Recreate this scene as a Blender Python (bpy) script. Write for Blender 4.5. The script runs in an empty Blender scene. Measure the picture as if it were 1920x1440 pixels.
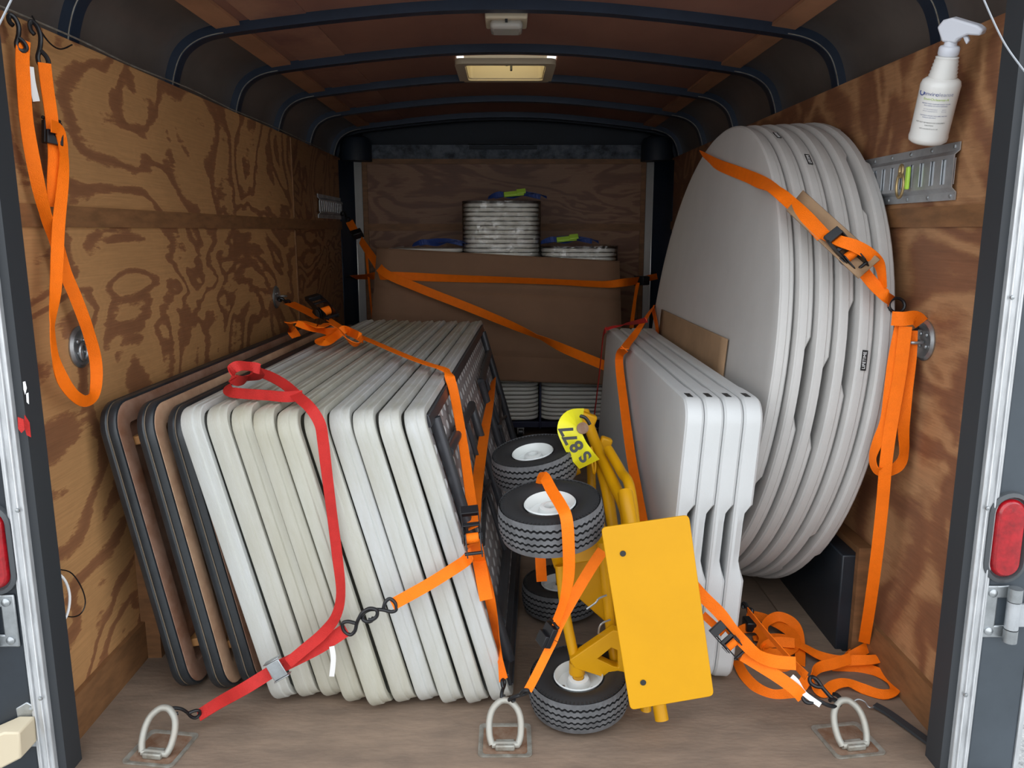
import bpy, math, random
from mathutils import Vector as V, Matrix as M
R=math.radians
random.seed(4)
# ---------------------------------------------------------------- camera, world, light, exposure
sc=bpy.context.scene
COL=sc.collection
CZ=1.177; FP=1500.0; TH=math.atan(287/FP); YW=math.atan(10/FP)
cd=bpy.data.cameras.new('camera'); cam=bpy.data.objects.new('camera',cd); COL.objects.link(cam)
cam.location=(0,0,CZ); cam.rotation_euler=(R(90)-TH,0,-YW)
cd.sensor_width=36; cd.lens=FP/1920*36; cd.clip_start=.02; cd.clip_end=200
sc.camera=cam
w=bpy.data.worlds.new('world'); sc.world=w; w.use_nodes=True
nt=w.node_tree; bg=nt.nodes['Background']
tc=nt.nodes.new('ShaderNodeTexCoord'); sx=nt.nodes.new('ShaderNodeSeparateXYZ'); cr=nt.nodes.new('ShaderNodeValToRGB')
nt.links.new(tc.outputs['Generated'],sx.inputs[0]); nt.links.new(sx.outputs['Z'],cr.inputs[0]); nt.links.new(cr.outputs[0],bg.inputs[0])
cr.color_ramp.elements[0].color=(.95,.96,.97,1); cr.color_ramp.elements[1].color=(.80,.90,1,1)
bg.inputs[1].default_value=1.5
sc.view_settings.view_transform='Standard'; sc.view_settings.look='None'; sc.view_settings.gamma=1
sc.view_settings.exposure=0.76; sc.view_settings.use_curve_mapping=False
# ---------------------------------------------------------------- reading points off the view
CC=V((0,0,CZ))
_f=V((math.sin(YW)*math.cos(TH),math.cos(YW)*math.cos(TH),-math.sin(TH))); _r=V((math.cos(YW),-math.sin(YW),0)); _u=_r.cross(_f)
def ray(x,y): return _f+_r*((x-960)/FP)-_u*((y-720)/FP)
def at(x,y,**k):
    (a,v),=k.items(); i='XYZ'.index(a); d=ray(x,y); return CC+d*((v-CC[i])/d[i])
def onp(x,y,p,n):
    d=ray(x,y); return CC+d*((V(p)-CC).dot(n)/d.dot(n))
def lerp(a,b,t): return a+(b-a)*t
def run(pts,Y0,Y1):
    "points seen at these places, going steadily from depth Y0 to Y1"
    L=[0]
    for a,b in zip(pts,pts[1:]): L.append(L[-1]+math.hypot(b[0]-a[0],b[1]-a[1]))
    return [at(p[0],p[1],Y=lerp(Y0,Y1,l/L[-1])) for p,l in zip(pts,L)]
# ---------------------------------------------------------------- materials
MT={}
def mat(name,col,rough=.6,metal=0,var=0,vs=6,bump=0,bs=40,stretch=(1,1,1),spec=.5,emit=None,col2=None,trans=0,clear=0):
    m=bpy.data.materials.new(name); m.use_nodes=True; n=m.node_tree; b=n.nodes['Principled BSDF']; MT[name]=m
    b.inputs['Base Color'].default_value=(*col,1); b.inputs['Roughness'].default_value=rough; b.inputs['Metallic'].default_value=metal
    b.inputs['Specular IOR Level'].default_value=spec
    if clear: b.inputs['Coat Weight'].default_value=clear
    if trans: b.inputs['Transmission Weight'].default_value=trans
    t=n.nodes.new('ShaderNodeTexCoord'); mp=n.nodes.new('ShaderNodeMapping'); mp.inputs['Scale'].default_value=stretch
    n.links.new(t.outputs['Object'],mp.inputs[0])
    if var or col2:
        no=n.nodes.new('ShaderNodeTexNoise'); no.inputs['Scale'].default_value=vs; no.inputs['Detail'].default_value=6; no.inputs['Roughness'].default_value=.65
        n.links.new(mp.outputs[0],no.inputs[0])
        rp=n.nodes.new('ShaderNodeValToRGB'); n.links.new(no.outputs[0],rp.inputs[0])
        c2=col2 or tuple(c*(1-var) for c in col)
        rp.color_ramp.elements[0].position=.35; rp.color_ramp.elements[0].color=(*c2,1)
        rp.color_ramp.elements[1].position=.62; rp.color_ramp.elements[1].color=(*col,1)
        n.links.new(rp.outputs[0],b.inputs['Base Color'])
    if bump:
        n2=n.nodes.new('ShaderNodeTexNoise'); n2.inputs['Scale'].default_value=bs; n2.inputs['Detail'].default_value=4
        n.links.new(mp.outputs[0],n2.inputs[0]); bp=n.nodes.new('ShaderNodeBump'); bp.inputs['Strength'].default_value=bump; bp.inputs['Distance'].default_value=.004
        n.links.new(n2.outputs[0],bp.inputs['Height']); n.links.new(bp.outputs[0],b.inputs['Normal'])
    return m
def plywood(name,light,dark,mid,offs,bands=7.5,sc_=1.4,str_=(1,.72,1.35),rough=.55,edge=.05,dist=1.3,jit=.55):
    m=bpy.data.materials.new(name); m.use_nodes=True; n=m.node_tree; b=n.nodes['Principled BSDF']; N=n.nodes.new; L=n.links.new
    b.inputs['Roughness'].default_value=rough
    t=N('ShaderNodeTexCoord'); mp=N('ShaderNodeMapping'); mp.inputs['Location'].default_value=offs; mp.inputs['Scale'].default_value=str_
    L(t.outputs['Object'],mp.inputs[0])
    a=N('ShaderNodeTexNoise'); a.inputs['Scale'].default_value=sc_; a.inputs['Detail'].default_value=3.0; a.inputs['Roughness'].default_value=.45; a.inputs['Distortion'].default_value=dist
    L(mp.outputs[0],a.inputs[0])
    m2=N('ShaderNodeMapping'); m2.inputs['Scale'].default_value=(6,9,42); L(t.outputs['Object'],m2.inputs[0])
    j=N('ShaderNodeTexNoise'); j.inputs['Scale'].default_value=1.6; j.inputs['Detail'].default_value=5; j.inputs['Roughness'].default_value=.7; L(m2.outputs[0],j.inputs[0])
    x=N('ShaderNodeMath'); x.operation='MULTIPLY_ADD'; x.inputs[1].default_value=bands; L(a.outputs[0],x.inputs[0])
    jm=N('ShaderNodeMath'); jm.operation='MULTIPLY'; jm.inputs[1].default_value=jit; L(j.outputs[0],jm.inputs[0]); L(jm.outputs[0],x.inputs[2])
    pp=N('ShaderNodeMath'); pp.operation='PINGPONG'; pp.inputs[1].default_value=.5; L(x.outputs[0],pp.inputs[0])
    r=N('ShaderNodeValToRGB'); L(pp.outputs[0],r.inputs[0]); e=r.color_ramp.elements
    e[0].position=.0; e[0].color=(*dark,1); e[1].position=.5; e[1].color=(*light,1)
    k=e.new(.17); k.color=(*[c*1.15 for c in dark],1); k=e.new(.17+edge*.6); k.color=(*mid,1); k=e.new(.17+edge*1.5); k.color=(*light,1); k=e.new(.40); k.color=(*[c*.93 for c in light],1)
    # broad worn patches and fine grain lines
    g=N('ShaderNodeTexNoise'); g.inputs['Scale'].default_value=1.1; g.inputs['Detail'].default_value=3; L(t.outputs['Object'],g.inputs[0])
    gr=N('ShaderNodeMapRange'); gr.inputs[1].default_value=.3; gr.inputs[2].default_value=.7; gr.inputs[3].default_value=.80; gr.inputs[4].default_value=1.15; L(g.outputs[0],gr.inputs[0])
    m3=N('ShaderNodeMapping'); m3.inputs['Scale'].default_value=(4,4,160); L(t.outputs['Object'],m3.inputs[0])
    fl=N('ShaderNodeTexNoise'); fl.inputs['Scale'].default_value=1.5; fl.inputs['Detail'].default_value=3; L(m3.outputs[0],fl.inputs[0])
    fr=N('ShaderNodeMapRange'); fr.inputs[1].default_value=.3; fr.inputs[2].default_value=.7; fr.inputs[3].default_value=.90; fr.inputs[4].default_value=1.08; L(fl.outputs[0],fr.inputs[0])
    mu=N('ShaderNodeMath'); mu.operation='MULTIPLY'; L(gr.outputs[0],mu.inputs[0]); L(fr.outputs[0],mu.inputs[1])
    vm=N('ShaderNodeVectorMath'); vm.operation='SCALE'; L(r.outputs[0],vm.inputs[0]); L(mu.outputs[0],vm.inputs['Scale'])
    L(vm.outputs[0],b.inputs['Base Color'])
    bp=N('ShaderNodeBump'); bp.inputs['Strength'].default_value=.12; bp.inputs['Distance'].default_value=.003; L(fl.outputs[0],bp.inputs['Height']); L(bp.outputs[0],b.inputs['Normal'])
    MT[name]=m; return m
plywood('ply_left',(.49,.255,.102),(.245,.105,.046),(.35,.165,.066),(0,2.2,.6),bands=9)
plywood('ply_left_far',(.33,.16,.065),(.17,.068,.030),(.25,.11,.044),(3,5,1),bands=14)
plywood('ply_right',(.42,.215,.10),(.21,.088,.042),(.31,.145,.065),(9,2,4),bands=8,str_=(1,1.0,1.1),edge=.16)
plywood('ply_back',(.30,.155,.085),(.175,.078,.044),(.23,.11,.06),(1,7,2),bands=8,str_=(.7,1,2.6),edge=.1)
mat('floor_ply',(.245,.172,.122),.65,vs=13,bump=.35,bs=70,stretch=(.45,1.2,1),col2=(.175,.124,.090))
mat('batten',(.25,.115,.045),.6,var=.35,vs=9,stretch=(1,1,4))
mat('luan',(.29,.135,.090),.6,vs=2.2,col2=(.215,.095,.066),stretch=(1,.4,1))
mat('luan_mid',(.37,.185,.115),.6,vs=3.5,col2=(.20,.085,.065),stretch=(1,.8,1))
mat('luan_light',(.42,.20,.105),.6,var=.3,vs=5,stretch=(1,.5,1))
mat('cove_metal',(.16,.135,.12),.34,metal=.25,var=.3,vs=3)
mat('navy_steel',(.022,.035,.062),.38,metal=.3,var=.25,vs=5)
mat('navy_dark',(.010,.018,.032),.6,var=.3,vs=6)
mat('black_foil',(.26,.31,.38),.32,metal=.4,var=.7,vs=16,bump=1,bs=30)
mat('galv',(.56,.58,.60),.42,metal=.7,var=.25,vs=14)
mat('bright_steel',(.72,.76,.80),.3,metal=.8)
mat('corner_metal_sheen',(.85,.85,.83),.35,metal=.35,var=.10,vs=5)  # pale post metal, the opening's reflection put into its colour
mat('alu_trim',(.62,.63,.64),.45,metal=.55,var=.25,vs=18,stretch=(3,3,.6),bump=.2)
mat('black_paint',(.018,.024,.032),.4,var=.4,vs=4)
mat('grey_paint',(.055,.068,.082),.4,var=.3,vs=3)
mat('rubber_seal',(.025,.028,.032),.6)
mat('red_lens',(.42,.004,.010),.2,clear=.5,var=.45,vs=40,bump=.4,bs=60)
mat('lamp_bezel',(.06,.065,.07),.35)
mat('zinc',(.45,.47,.48),.35,metal=.85,var=.3,vs=20)
mat('rusty',(.20,.10,.055),.75,metal=.3,col2=(.30,.21,.15),vs=25,bump=.5)
mat('ring_steel',(.36,.35,.31),.55,metal=.5,col2=(.22,.19,.15),vs=30,bump=.3)
mat('cream_plastic',(.56,.47,.33),.5)
mat('lens_clear',(.62,.58,.52),.2,trans=.35)
mat('ring_zinc',(.36,.35,.31),.5,metal=.35,col2=(.36,.33,.28),vs=30,bump=.3)
mat('brass',(.45,.33,.16),.35,metal=.7)
mat('white_poly',(.60,.60,.575),.5,var=.18,vs=5,bump=.15,bs=220)
mat('dirty_poly',(.56,.56,.51),.5,col2=(.40,.385,.32),vs=3.5,bump=.2,bs=180,stretch=(3,1.2,.6))
mat('bright_poly',(.58,.585,.58),.45,var=.06,vs=4,bump=.12,bs=300)
mat('round_poly',(.56,.545,.525),.48,var=.07,vs=4,bump=.12,bs=300)
mat('chair_white',(.78,.76,.70),.35,var=.08,vs=6)
mat('dark_steel',(.065,.067,.075),.4,metal=.4,var=.2,vs=10)
mat('black_vinyl',(.022,.026,.030),.35,var=.4,vs=12)
mat('tan_line',(.16,.12,.08),.6)
mat('wood_brown',(.34,.20,.14),.55,col2=(.20,.085,.045),vs=9,stretch=(1,.8,1),bump=.2)
mat('wood_tan',(.52,.33,.21),.5,col2=(.36,.20,.12),vs=9,stretch=(1,.8,1),bump=.2)
mat('cleat',(.50,.24,.085),.55,var=.3,vs=10)
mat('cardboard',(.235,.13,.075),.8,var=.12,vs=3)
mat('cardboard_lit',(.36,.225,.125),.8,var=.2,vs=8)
mat('orange_web',(1.0,.185,.002),.6,spec=.25,bump=.5,bs=500,var=.08,vs=30)
mat('orange_web2',(1.0,.20,.004),.6,spec=.25,bump=.5,bs=500,var=.08,vs=30)
mat('red_web',(.52,.024,.020),.6,spec=.25,bump=.5,bs=500,var=.15,vs=30)
mat('blue_web',(.02,.05,.22),.6)
mat('black_steel',(.012,.012,.014),.32,metal=.3)
mat('tag_white',(.7,.68,.66),.6)
mat('yellow_paint',(.60,.285,.001),.42,var=.06,vs=5,spec=.3)
mat('yellow_tape',(.85,.78,.02),.4)
mat('lime',(.45,.75,.08),.4)
mat('tire',(.13,.13,.135),.75,var=.35,vs=25,bump=.3,bs=120)
mat('tire_groove',(.010,.010,.011),.9)
mat('tire_side',(.018,.018,.019),.6)
mat('rim_white',(.70,.72,.70),.3)
mat('bottle_white',(.70,.69,.66),.35,clear=.2)
mat('trigger_white',(.62,.64,.70),.4)
mat('ink_black',(.015,.015,.015),.5); mat('ink_blue',(.03,.05,.22),.5); mat('ink_grey',(.30,.31,.40),.5); mat('ink_green',(.35,.5,.05),.5)
mat('ink_white',(.8,.8,.8),.5)
mat('wire_white',(.8,.8,.8),.4); mat('cable_grey',(.35,.37,.40),.4)
mat('gravel',(.50,.49,.47),.9,col2=(.2,.2,.2),vs=60,bump=1,bs=60)
mat('dolly_blue',(.010,.014,.045),.4)
def vent_mat():
    m=bpy.data.materials.new('vent_lid'); m.use_nodes=True; n=m.node_tree
    for x in list(n.nodes): n.nodes.remove(x)
    o=n.nodes.new('ShaderNodeOutputMaterial'); a=n.nodes.new('ShaderNodeBsdfTranslucent'); a.inputs[0].default_value=(1,.90,.66,1)
    d=n.nodes.new('ShaderNodeBsdfDiffuse'); d.inputs[0].default_value=(.8,.68,.45,1); x=n.nodes.new('ShaderNodeMixShader'); x.inputs[0].default_value=.05
    n.links.new(a.outputs[0],x.inputs[1]); n.links.new(d.outputs[0],x.inputs[2]); n.links.new(x.outputs[0],o.inputs[0]); MT['vent_lid']=m
vent_mat()
def wrap_mat():
    m=bpy.data.materials.new('film'); m.use_nodes=True; n=m.node_tree
    for x in list(n.nodes): n.nodes.remove(x)
    N=n.nodes.new; L=n.links.new; o=N('ShaderNodeOutputMaterial'); g=N('ShaderNodeBsdfGlossy'); g.inputs['Roughness'].default_value=.18
    t=N('ShaderNodeBsdfTransparent'); x=N('ShaderNodeMixShader'); fr=N('ShaderNodeFresnel'); fr.inputs[0].default_value=1.35
    tc=N('ShaderNodeTexCoord'); no=N('ShaderNodeTexNoise'); no.inputs['Scale'].default_value=22; no.inputs['Detail'].default_value=4; no.inputs['Distortion'].default_value=1
    bp=N('ShaderNodeBump'); bp.inputs['Distance'].default_value=.02; bp.inputs['Strength'].default_value=1
    L(tc.outputs['Object'],no.inputs[0]); L(no.outputs[0],bp.inputs['Height']); L(bp.outputs[0],g.inputs['Normal']); L(bp.outputs[0],fr.inputs['Normal'])
    ad=N('ShaderNodeMath'); ad.operation='ADD'; ad.inputs[1].default_value=.10; L(fr.outputs[0],ad.inputs[0])
    L(ad.outputs[0],x.inputs[0]); L(t.outputs[0],x.inputs[1]); L(g.outputs[0],x.inputs[2]); L(x.outputs[0],o.inputs[0]); MT['film']=m
wrap_mat()
def dimple_mat():
    "moulded underside skin with a field of small oval dimples"
    m=mat('dimple_poly',(.40,.375,.37),.45); n=m.node_tree; N=n.nodes.new; L=n.links.new; b=n.nodes['Principled BSDF']
    tc=N('ShaderNodeTexCoord'); mp=N('ShaderNodeMapping'); mp.inputs['Scale'].default_value=(0,15,22); L(tc.outputs['Object'],mp.inputs[0])
    sp=N('ShaderNodeSeparateXYZ'); L(mp.outputs[0],sp.inputs[0])
    def ma(op,a,b_=None):
        q=N('ShaderNodeMath'); q.operation=op
        for i,v in enumerate((a,b_)):
            if v is None: continue
            if isinstance(v,(int,float)): q.inputs[i].default_value=v
            else: L(v,q.inputs[i])
        return q.outputs[0]
    fl=ma('FLOOR',sp.outputs['Z']); par=ma('MULTIPLY',ma('MODULO',fl,2.0),.5)
    u=ma('SUBTRACT',ma('FRACT',ma('ADD',sp.outputs['Y'],par)),.5); v=ma('SUBTRACT',ma('FRACT',sp.outputs['Z']),.5)
    d=ma('SQRT',ma('ADD',ma('MULTIPLY',ma('MULTIPLY',u,u),1.3),ma('MULTIPLY',v,v)))
    mr=N('ShaderNodeMapRange'); mr.inputs[1].default_value=.26; mr.inputs[2].default_value=.34; L(d,mr.inputs[0])
    bp=N('ShaderNodeBump'); bp.inputs['Distance'].default_value=.01; bp.inputs['Strength'].default_value=.7; L(mr.outputs[0],bp.inputs['Height']); L(bp.outputs[0],b.inputs['Normal'])
    mx=N('ShaderNodeMix'); mx.data_type='RGBA'; mx.inputs[6].default_value=(.80,.80,.80,1); mx.inputs[7].default_value=(.33,.30,.30,1); L(mr.outputs[0],mx.inputs[0]); L(mx.outputs[2],b.inputs['Base Color'])
dimple_mat()
# ---------------------------------------------------------------- mesh helpers
def wm(o):
    m=o.matrix_basis.copy()
    while o.parent: o=o.parent; m=o.matrix_basis@m
    return m
def tagit(o,label=None,cat=None,group=None,kind=None):
    if label: o['label']=label
    if cat: o['category']=cat
    if group: o['group']=group
    if kind: o['kind']=kind
    return o
def empty(name,loc,label,cat,group=None,mtx=None):
    o=bpy.data.objects.new(name,None); COL.objects.link(o); o.empty_display_size=.05
    if mtx is not None: o.matrix_basis=mtx
    else: o.location=loc
    return tagit(o,label,cat,group)
class G:
    def __init__(s): s.v=[]; s.f=[]
    def add(s,vs,fs,m=None):
        k=len(s.v); s.v+=[(m@V(a)) if m else V(a) for a in vs]; s.f+=[tuple(i+k for i in f) for f in fs]; return s
    def box(s,c,d,m=None,rot=None):
        a,b,e=(x/2 for x in d); T=M.Translation(V(c))@(rot if rot else M.Identity(4))
        T=(m@T) if m else T
        return s.add([(x*a,y*b,z*e) for x in(-1,1) for y in(-1,1) for z in(-1,1)],[(0,1,3,2),(4,6,7,5),(0,4,5,1),(2,3,7,6),(0,2,6,4),(1,5,7,3)],T)
    def tube(s,P,r,n=10,closed=False,m=None,flat=1.0,nrm=None):
        P=[V(p) for p in P]; N=len(P); rr=r if isinstance(r,(list,tuple)) else [r]*N
        T=[]
        for i in range(N):
            a=P[(i-1)%N] if (closed or i) else P[0]; b=P[(i+1)%N] if (closed or i<N-1) else P[-1]; T.append((b-a).normalized())
        u=V(nrm) if nrm else (V((0,0,1)) if abs(T[0].z)<.9 else V((1,0,0)))
        vs=[];fs=[]
        for i in range(N):
            u=(u-T[i]*u.dot(T[i])).normalized(); w=T[i].cross(u)
            for k in range(n):
                a=2*math.pi*k/n; vs.append(P[i]+(u*math.cos(a)+w*math.sin(a)*flat)*rr[i])
        for i in range(N if closed else N-1):
            j=(i+1)%N
            for k in range(n): fs.append((i*n+k,i*n+(k+1)%n,j*n+(k+1)%n,j*n+k))
        if not closed: fs+= [tuple(range(n-1,-1,-1)),tuple(range((N-1)*n,N*n))]
        return s.add(vs,fs,m)
    def lathe(s,prof,n=32,m=None,sweep=2*math.pi,cap=True):
        vs=[];fs=[];K=len(prof); full=abs(sweep-2*math.pi)<1e-6; N=n if full else n+1
        for i in range(N):
            a=sweep*i/n
            for r,z in prof: vs.append((r*math.cos(a),r*math.sin(a),z))
        for i in range(n):
            j=(i+1)%N
            for k in range(K-1): fs.append((i*K+k,j*K+k,j*K+k+1,i*K+k+1))
        if full and cap:
            if prof[0][0]>1e-5: fs.append(tuple(i*K for i in range(N-1,-1,-1)))
            if prof[-1][0]>1e-5: fs.append(tuple(i*K+K-1 for i in range(N)))
        return s.add(vs,fs,m)
    def poly(s,pts,d,m=None):
        "flat outline (list of 3D points) given thickness along d"
        n=len(pts); P=[V(p) for p in pts]; d=V(d)
        return s.add(P+[p+d for p in P],[tuple(range(n-1,-1,-1)),tuple(range(n,2*n))]+[(i,(i+1)%n,(i+1)%n+n,i+n) for i in range(n)],m)
    def ribbon(s,P,w,nrm=None,twist=None,t=.0022,sub=6,closed=False):
        P=[V(p) for p in P]; tw=list(twist or [0]*len(P)); tw+= [0]*(len(P)-len(tw)); nn=nrm if isinstance(nrm,list) else [nrm]*len(P)
        nn=[(CC-p).normalized() if q is None else V(q).normalized() for p,q in zip(P,nn)]
        Q=[];A=[];Nn=[]
        for i in range(len(P)-1):
            p0=P[max(i-1,0)];p1=P[i];p2=P[i+1];p3=P[min(i+2,len(P)-1)]
            for k in range(sub):
                x=k/sub; Q.append(.5*((2*p1)+(p2-p0)*x+(2*p0-5*p1+4*p2-p3)*x*x+(3*p1-p0-3*p2+p3)*x**3)); A.append(lerp(tw[i],tw[i+1],x)); Nn.append(nn[i].lerp(nn[i+1],x))
        Q.append(P[-1]);A.append(tw[-1]);Nn.append(nn[-1])
        vs=[];fs=[];N=len(Q);prev=None
        for i in range(N):
            T=(Q[min(i+1,N-1)]-Q[max(i-1,0)]).normalized(); sd=T.cross(Nn[i])
            if sd.length<.05 and prev: sd=prev
            sd=(sd-T*sd.dot(T)).normalized(); sd=M.Rotation(R(A[i]),3,T)@sd
            if prev and abs(A[i]-A[max(i-1,0)])<1 and sd.dot(prev)<-.2: sd=-sd
            prev=sd; nm=T.cross(sd)
            for a,b in((-1,-1),(1,-1),(1,1),(-1,1)): vs.append(Q[i]+sd*a*w/2+nm*b*t/2)
        for i in range(N-1):
            for k in range(4): fs.append((i*4+k,i*4+(k+1)%4,i*4+4+(k+1)%4,i*4+4+k))
        fs+=[(3,2,1,0),tuple(range(4*N-4,4*N))]
        return s.add(vs,fs)
    def obj(s,name,mt,parent=None,smooth=False,bevel=0,world=True,label=None,cat=None,group=None,kind=None,ang=35):
        me=bpy.data.meshes.new(name); iv=wm(parent).inverted() if (parent and world) else None
        me.from_pydata([tuple((iv@v) if iv else v) for v in s.v],[],s.f); me.update()
        import bmesh
        bm=bmesh.new(); bm.from_mesh(me); bmesh.ops.recalc_face_normals(bm,faces=bm.faces); bm.to_mesh(me); bm.free()
        me.materials.append(MT[mt])
        o=bpy.data.objects.new(name,me); COL.objects.link(o)
        if parent: o.parent=parent
        if bevel:
            b=o.modifiers.new('b','BEVEL'); b.width=bevel; b.segments=2; b.limit_method='ANGLE'; b.angle_limit=R(40)
        if smooth or bevel:
            me.polygons.foreach_set('use_smooth',[True]*len(me.polygons))
            if hasattr(me,'set_sharp_from_angle'): me.set_sharp_from_angle(angle=R(ang))
        return tagit(o,label,cat,group,kind)
def fr(o,x,z):
    "frame at o with local x along x and local z near z"
    x=V(x).normalized(); z=V(z); z=(z-x*z.dot(x)).normalized(); y=z.cross(x)
    return M(((x.x,y.x,z.x,o[0]),(x.y,y.y,z.y,o[1]),(x.z,y.z,z.z,o[2]),(0,0,0,1)))
def txt(s,size,m,name,mt,parent,ext=.0004,sx=1,label=None,bold=0):
    c=bpy.data.curves.new('t','FONT'); c.body=s; c.size=size; c.align_x='CENTER'; c.align_y='CENTER'; c.extrude=ext; c.offset=bold
    o=bpy.data.objects.new('t',c); COL.objects.link(o); dg=bpy.context.evaluated_depsgraph_get(); me=bpy.data.meshes.new_from_object(o.evaluated_get(dg))
    g=G(); g.add([(v.co.x*sx,v.co.y,v.co.z) for v in me.vertices],[tuple(p.vertices) for p in me.polygons],m)
    bpy.data.objects.remove(o); return g.obj(name,mt,parent,label=label)
def smoothpts(P,sub=6,closed=False):
    P=[V(p) for p in P]; n=len(P); Q=[]
    for i in range(n if closed else n-1):
        g=(lambda k:P[k%n]) if closed else (lambda k:P[min(max(k,0),n-1)])
        p0,p1,p2,p3=g(i-1),g(i),g(i+1),g(i+2)
        for k in range(sub):
            x=k/sub; Q.append(.5*((2*p1)+(p2-p0)*x+(2*p0-5*p1+4*p2-p3)*x*x+(3*p1-p0-3*p2+p3)*x**3))
    if not closed: Q.append(P[-1])
    return Q
S='structure'
# ---------------------------------------------------------------- trailer shell
YB=5.20; YF=1.60; W=1.02; PT=1.615
G().box((0,3.45,-.025),(2.2,3.82,.05)).obj('floor','floor_ply',kind=S)
gr=G(); gr.box((0,4,-.56),(60,60,.1)).obj('ground','gravel',kind=S)
SEAM=3.93
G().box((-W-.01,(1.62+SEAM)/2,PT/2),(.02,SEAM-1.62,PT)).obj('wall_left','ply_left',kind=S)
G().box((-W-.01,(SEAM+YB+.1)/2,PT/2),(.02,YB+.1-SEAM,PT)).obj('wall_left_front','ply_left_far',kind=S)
G().box((W+.01,(1.62+YB+.1)/2,PT/2),(.02,YB+.1-1.62,PT)).obj('wall_right','ply_right',kind=S)
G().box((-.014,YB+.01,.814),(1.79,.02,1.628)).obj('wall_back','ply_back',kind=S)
tn=[0]
def trim(g,mt,**k):
    tn[0]+=1; return g.obj('trim_%d'%tn[0],mt,kind=S,**k)
trim(G().box((-.014,YB-.004,1.20),(1.77,.012,.045)),'batten')
for x in(-.892,.864): trim(G().box((x,YB-.005,.8065),(.03,.012,1.613)),'batten')
trim(G().box((-.014,YB-.005,1.608),(1.77,.014,.035)),'batten')
for s in(-1,1):
    trim(G().box((s*(W-.003),(1.62+YB)/2,1.21),(.008,YB-1.62,.048)),'batten')
    trim(G().box((s*(W-.006),(1.62+2.10)/2,.055),(.014,.48,.11)),'batten')
trim(G().box((-W+.002,SEAM,.62),(.006,.014,1.12)).box((-W+.002,SEAM,1.425),(.006,.014,.37)),'batten')
# rounded metal corner posts either side of the nose wall; opening's reflection put into the inner strip's colour
for s in(-1,1):
    cx=-.014+s*.897
    pts=[(cx,YB-.002),(cx+s*.03,YB-.02),(cx+s*.065,YB-.055),(s*(W-.02),YB-.12),(s*W,YB-.18)]
    g=G(); pts=[V((a,b,0)) for a,b in pts]; sp=smoothpts(pts,5)
    vs=[];fs=[]
    for seg,mt_ in((sp[:8],'corner_metal_sheen'),(sp[7:],'navy_steel')):
        g=G(); vs=[];fs=[]
        for p in seg: vs+=[(p.x,p.y,0),(p.x,p.y,1.60)]
        for i in range(len(seg)-1): fs.append((2*i,2*i+2,2*i+3,2*i+1))
        g.add(vs,fs); o=trim(g,mt_,smooth=True,ang=60)
        md=o.modifiers.new('s','SOLIDIFY'); md.thickness=.003
# roof: profile of the bow
PROF=[(-1.03,1.60),(-1.022,1.645),(-1.00,1.70),(-.965,1.735),(-.915,1.758),(-.84,1.772),(-.70,1.79),(-.50,1.812),(-.25,1.833),(0,1.84)]
PROF=PROF+[(-x,z) for x,z in PROF[-2::-1]]
def off(P,d):
    Q=[]
    for i,(x,z) in enumerate(P):
        a=P[max(i-1,0)];b=P[min(i+1,len(P)-1)]; t=V((b[0]-a[0],b[1]-a[1])).normalized(); Q.append((x-t.y*d,z+t.x*d))
    return Q
SP=[(p.x,p.y) for p in smoothpts([V((x,z,0)) for x,z in PROF],4)]
def sweep(P,y0,y1,th,mt,name=None):
    A=P;B=off(P,th);n=len(P);vs=[(x,y0,z) for x,z in A]+[(x,y1,z) for x,z in A]+[(x,y0,z) for x,z in B]+[(x,y1,z) for x,z in B];fs=[]
    for i in range(n-1): fs+=[(i,i+1,n+i+1,n+i),(2*n+i,3*n+i,3*n+i+1,2*n+i+1),(i,2*n+i,2*n+i+1,i+1),(n+i,n+i+1,3*n+i+1,3*n+i)]
    fs+=[(0,n,3*n,2*n),(n-1,3*n-1,4*n-1,2*n-1)]
    g=G().add(vs,fs)
    return g.obj(name,mt,kind=S,smooth=True) if name else trim(g,mt,smooth=True)
RIBS=[2.03,2.63,3.22,3.80,4.39,4.98]
for y in RIBS:
    sweep(SP,y-.021,y+.021,.034,'navy_steel')
    for s in(-1,1):   # pale weld line along the rear edge of each bow where it bends
        c=[(x,z) for x,z in off(SP,.004) if s*x>.86]
        trim(G().tube([(x,y-.0215,z) for x,z in c],.0017,6),'ring_steel')
flat=[p for p in off(SP,.030) if abs(p[0])<.90]
VX,VY0,VY1=.205,3.40,3.80
def fl(a,b): return [p for p in flat if a<=p[0]<=b]
def zf(x):
    for (a,b),(c,d) in zip(flat,flat[1:]):
        if a<=x<=c: return lerp(b,d,(x-a)/(c-a))
L_=[p for p in flat if p[0]<-VX]+[(-VX,zf(-VX))]; R_=[(VX,zf(VX))]+[p for p in flat if p[0]>VX]; M_=[(-VX,zf(-VX))]+[p for p in flat if abs(p[0])<VX]+[(VX,zf(VX))]
sweep(L_,1.60,YB+.1,.02,'luan','ceiling'); sweep(R_,1.60,YB+.1,.02,'luan','ceiling'); sweep(M_,1.60,VY0,.02,'luan','ceiling'); sweep(M_,VY1,YB+.1,.02,'luan','ceiling')
for s in(-1,1):
    c=[p for p in off(SP,.030) if s*p[0]>.86]; sweep(c,1.60,YB+.1,.02,'cove_metal')
lp_=[p for p in off(SP,.027) if -.80<p[0]<-.565]
sweep(lp_,1.61,YB,.003,'luan_mid')
ys=[1.62]+RIBS
for a,b in zip(ys,ys[1:]):
    for s in(-1,1):  # paler board along each side of every bay
        c=[p for p in off(SP,.018) if .80<s*p[0]<.895]
        if len(c)>1: sweep(c,a+.004 if a<2 else a-.022,b-.022,.011,'luan_light')
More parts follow.
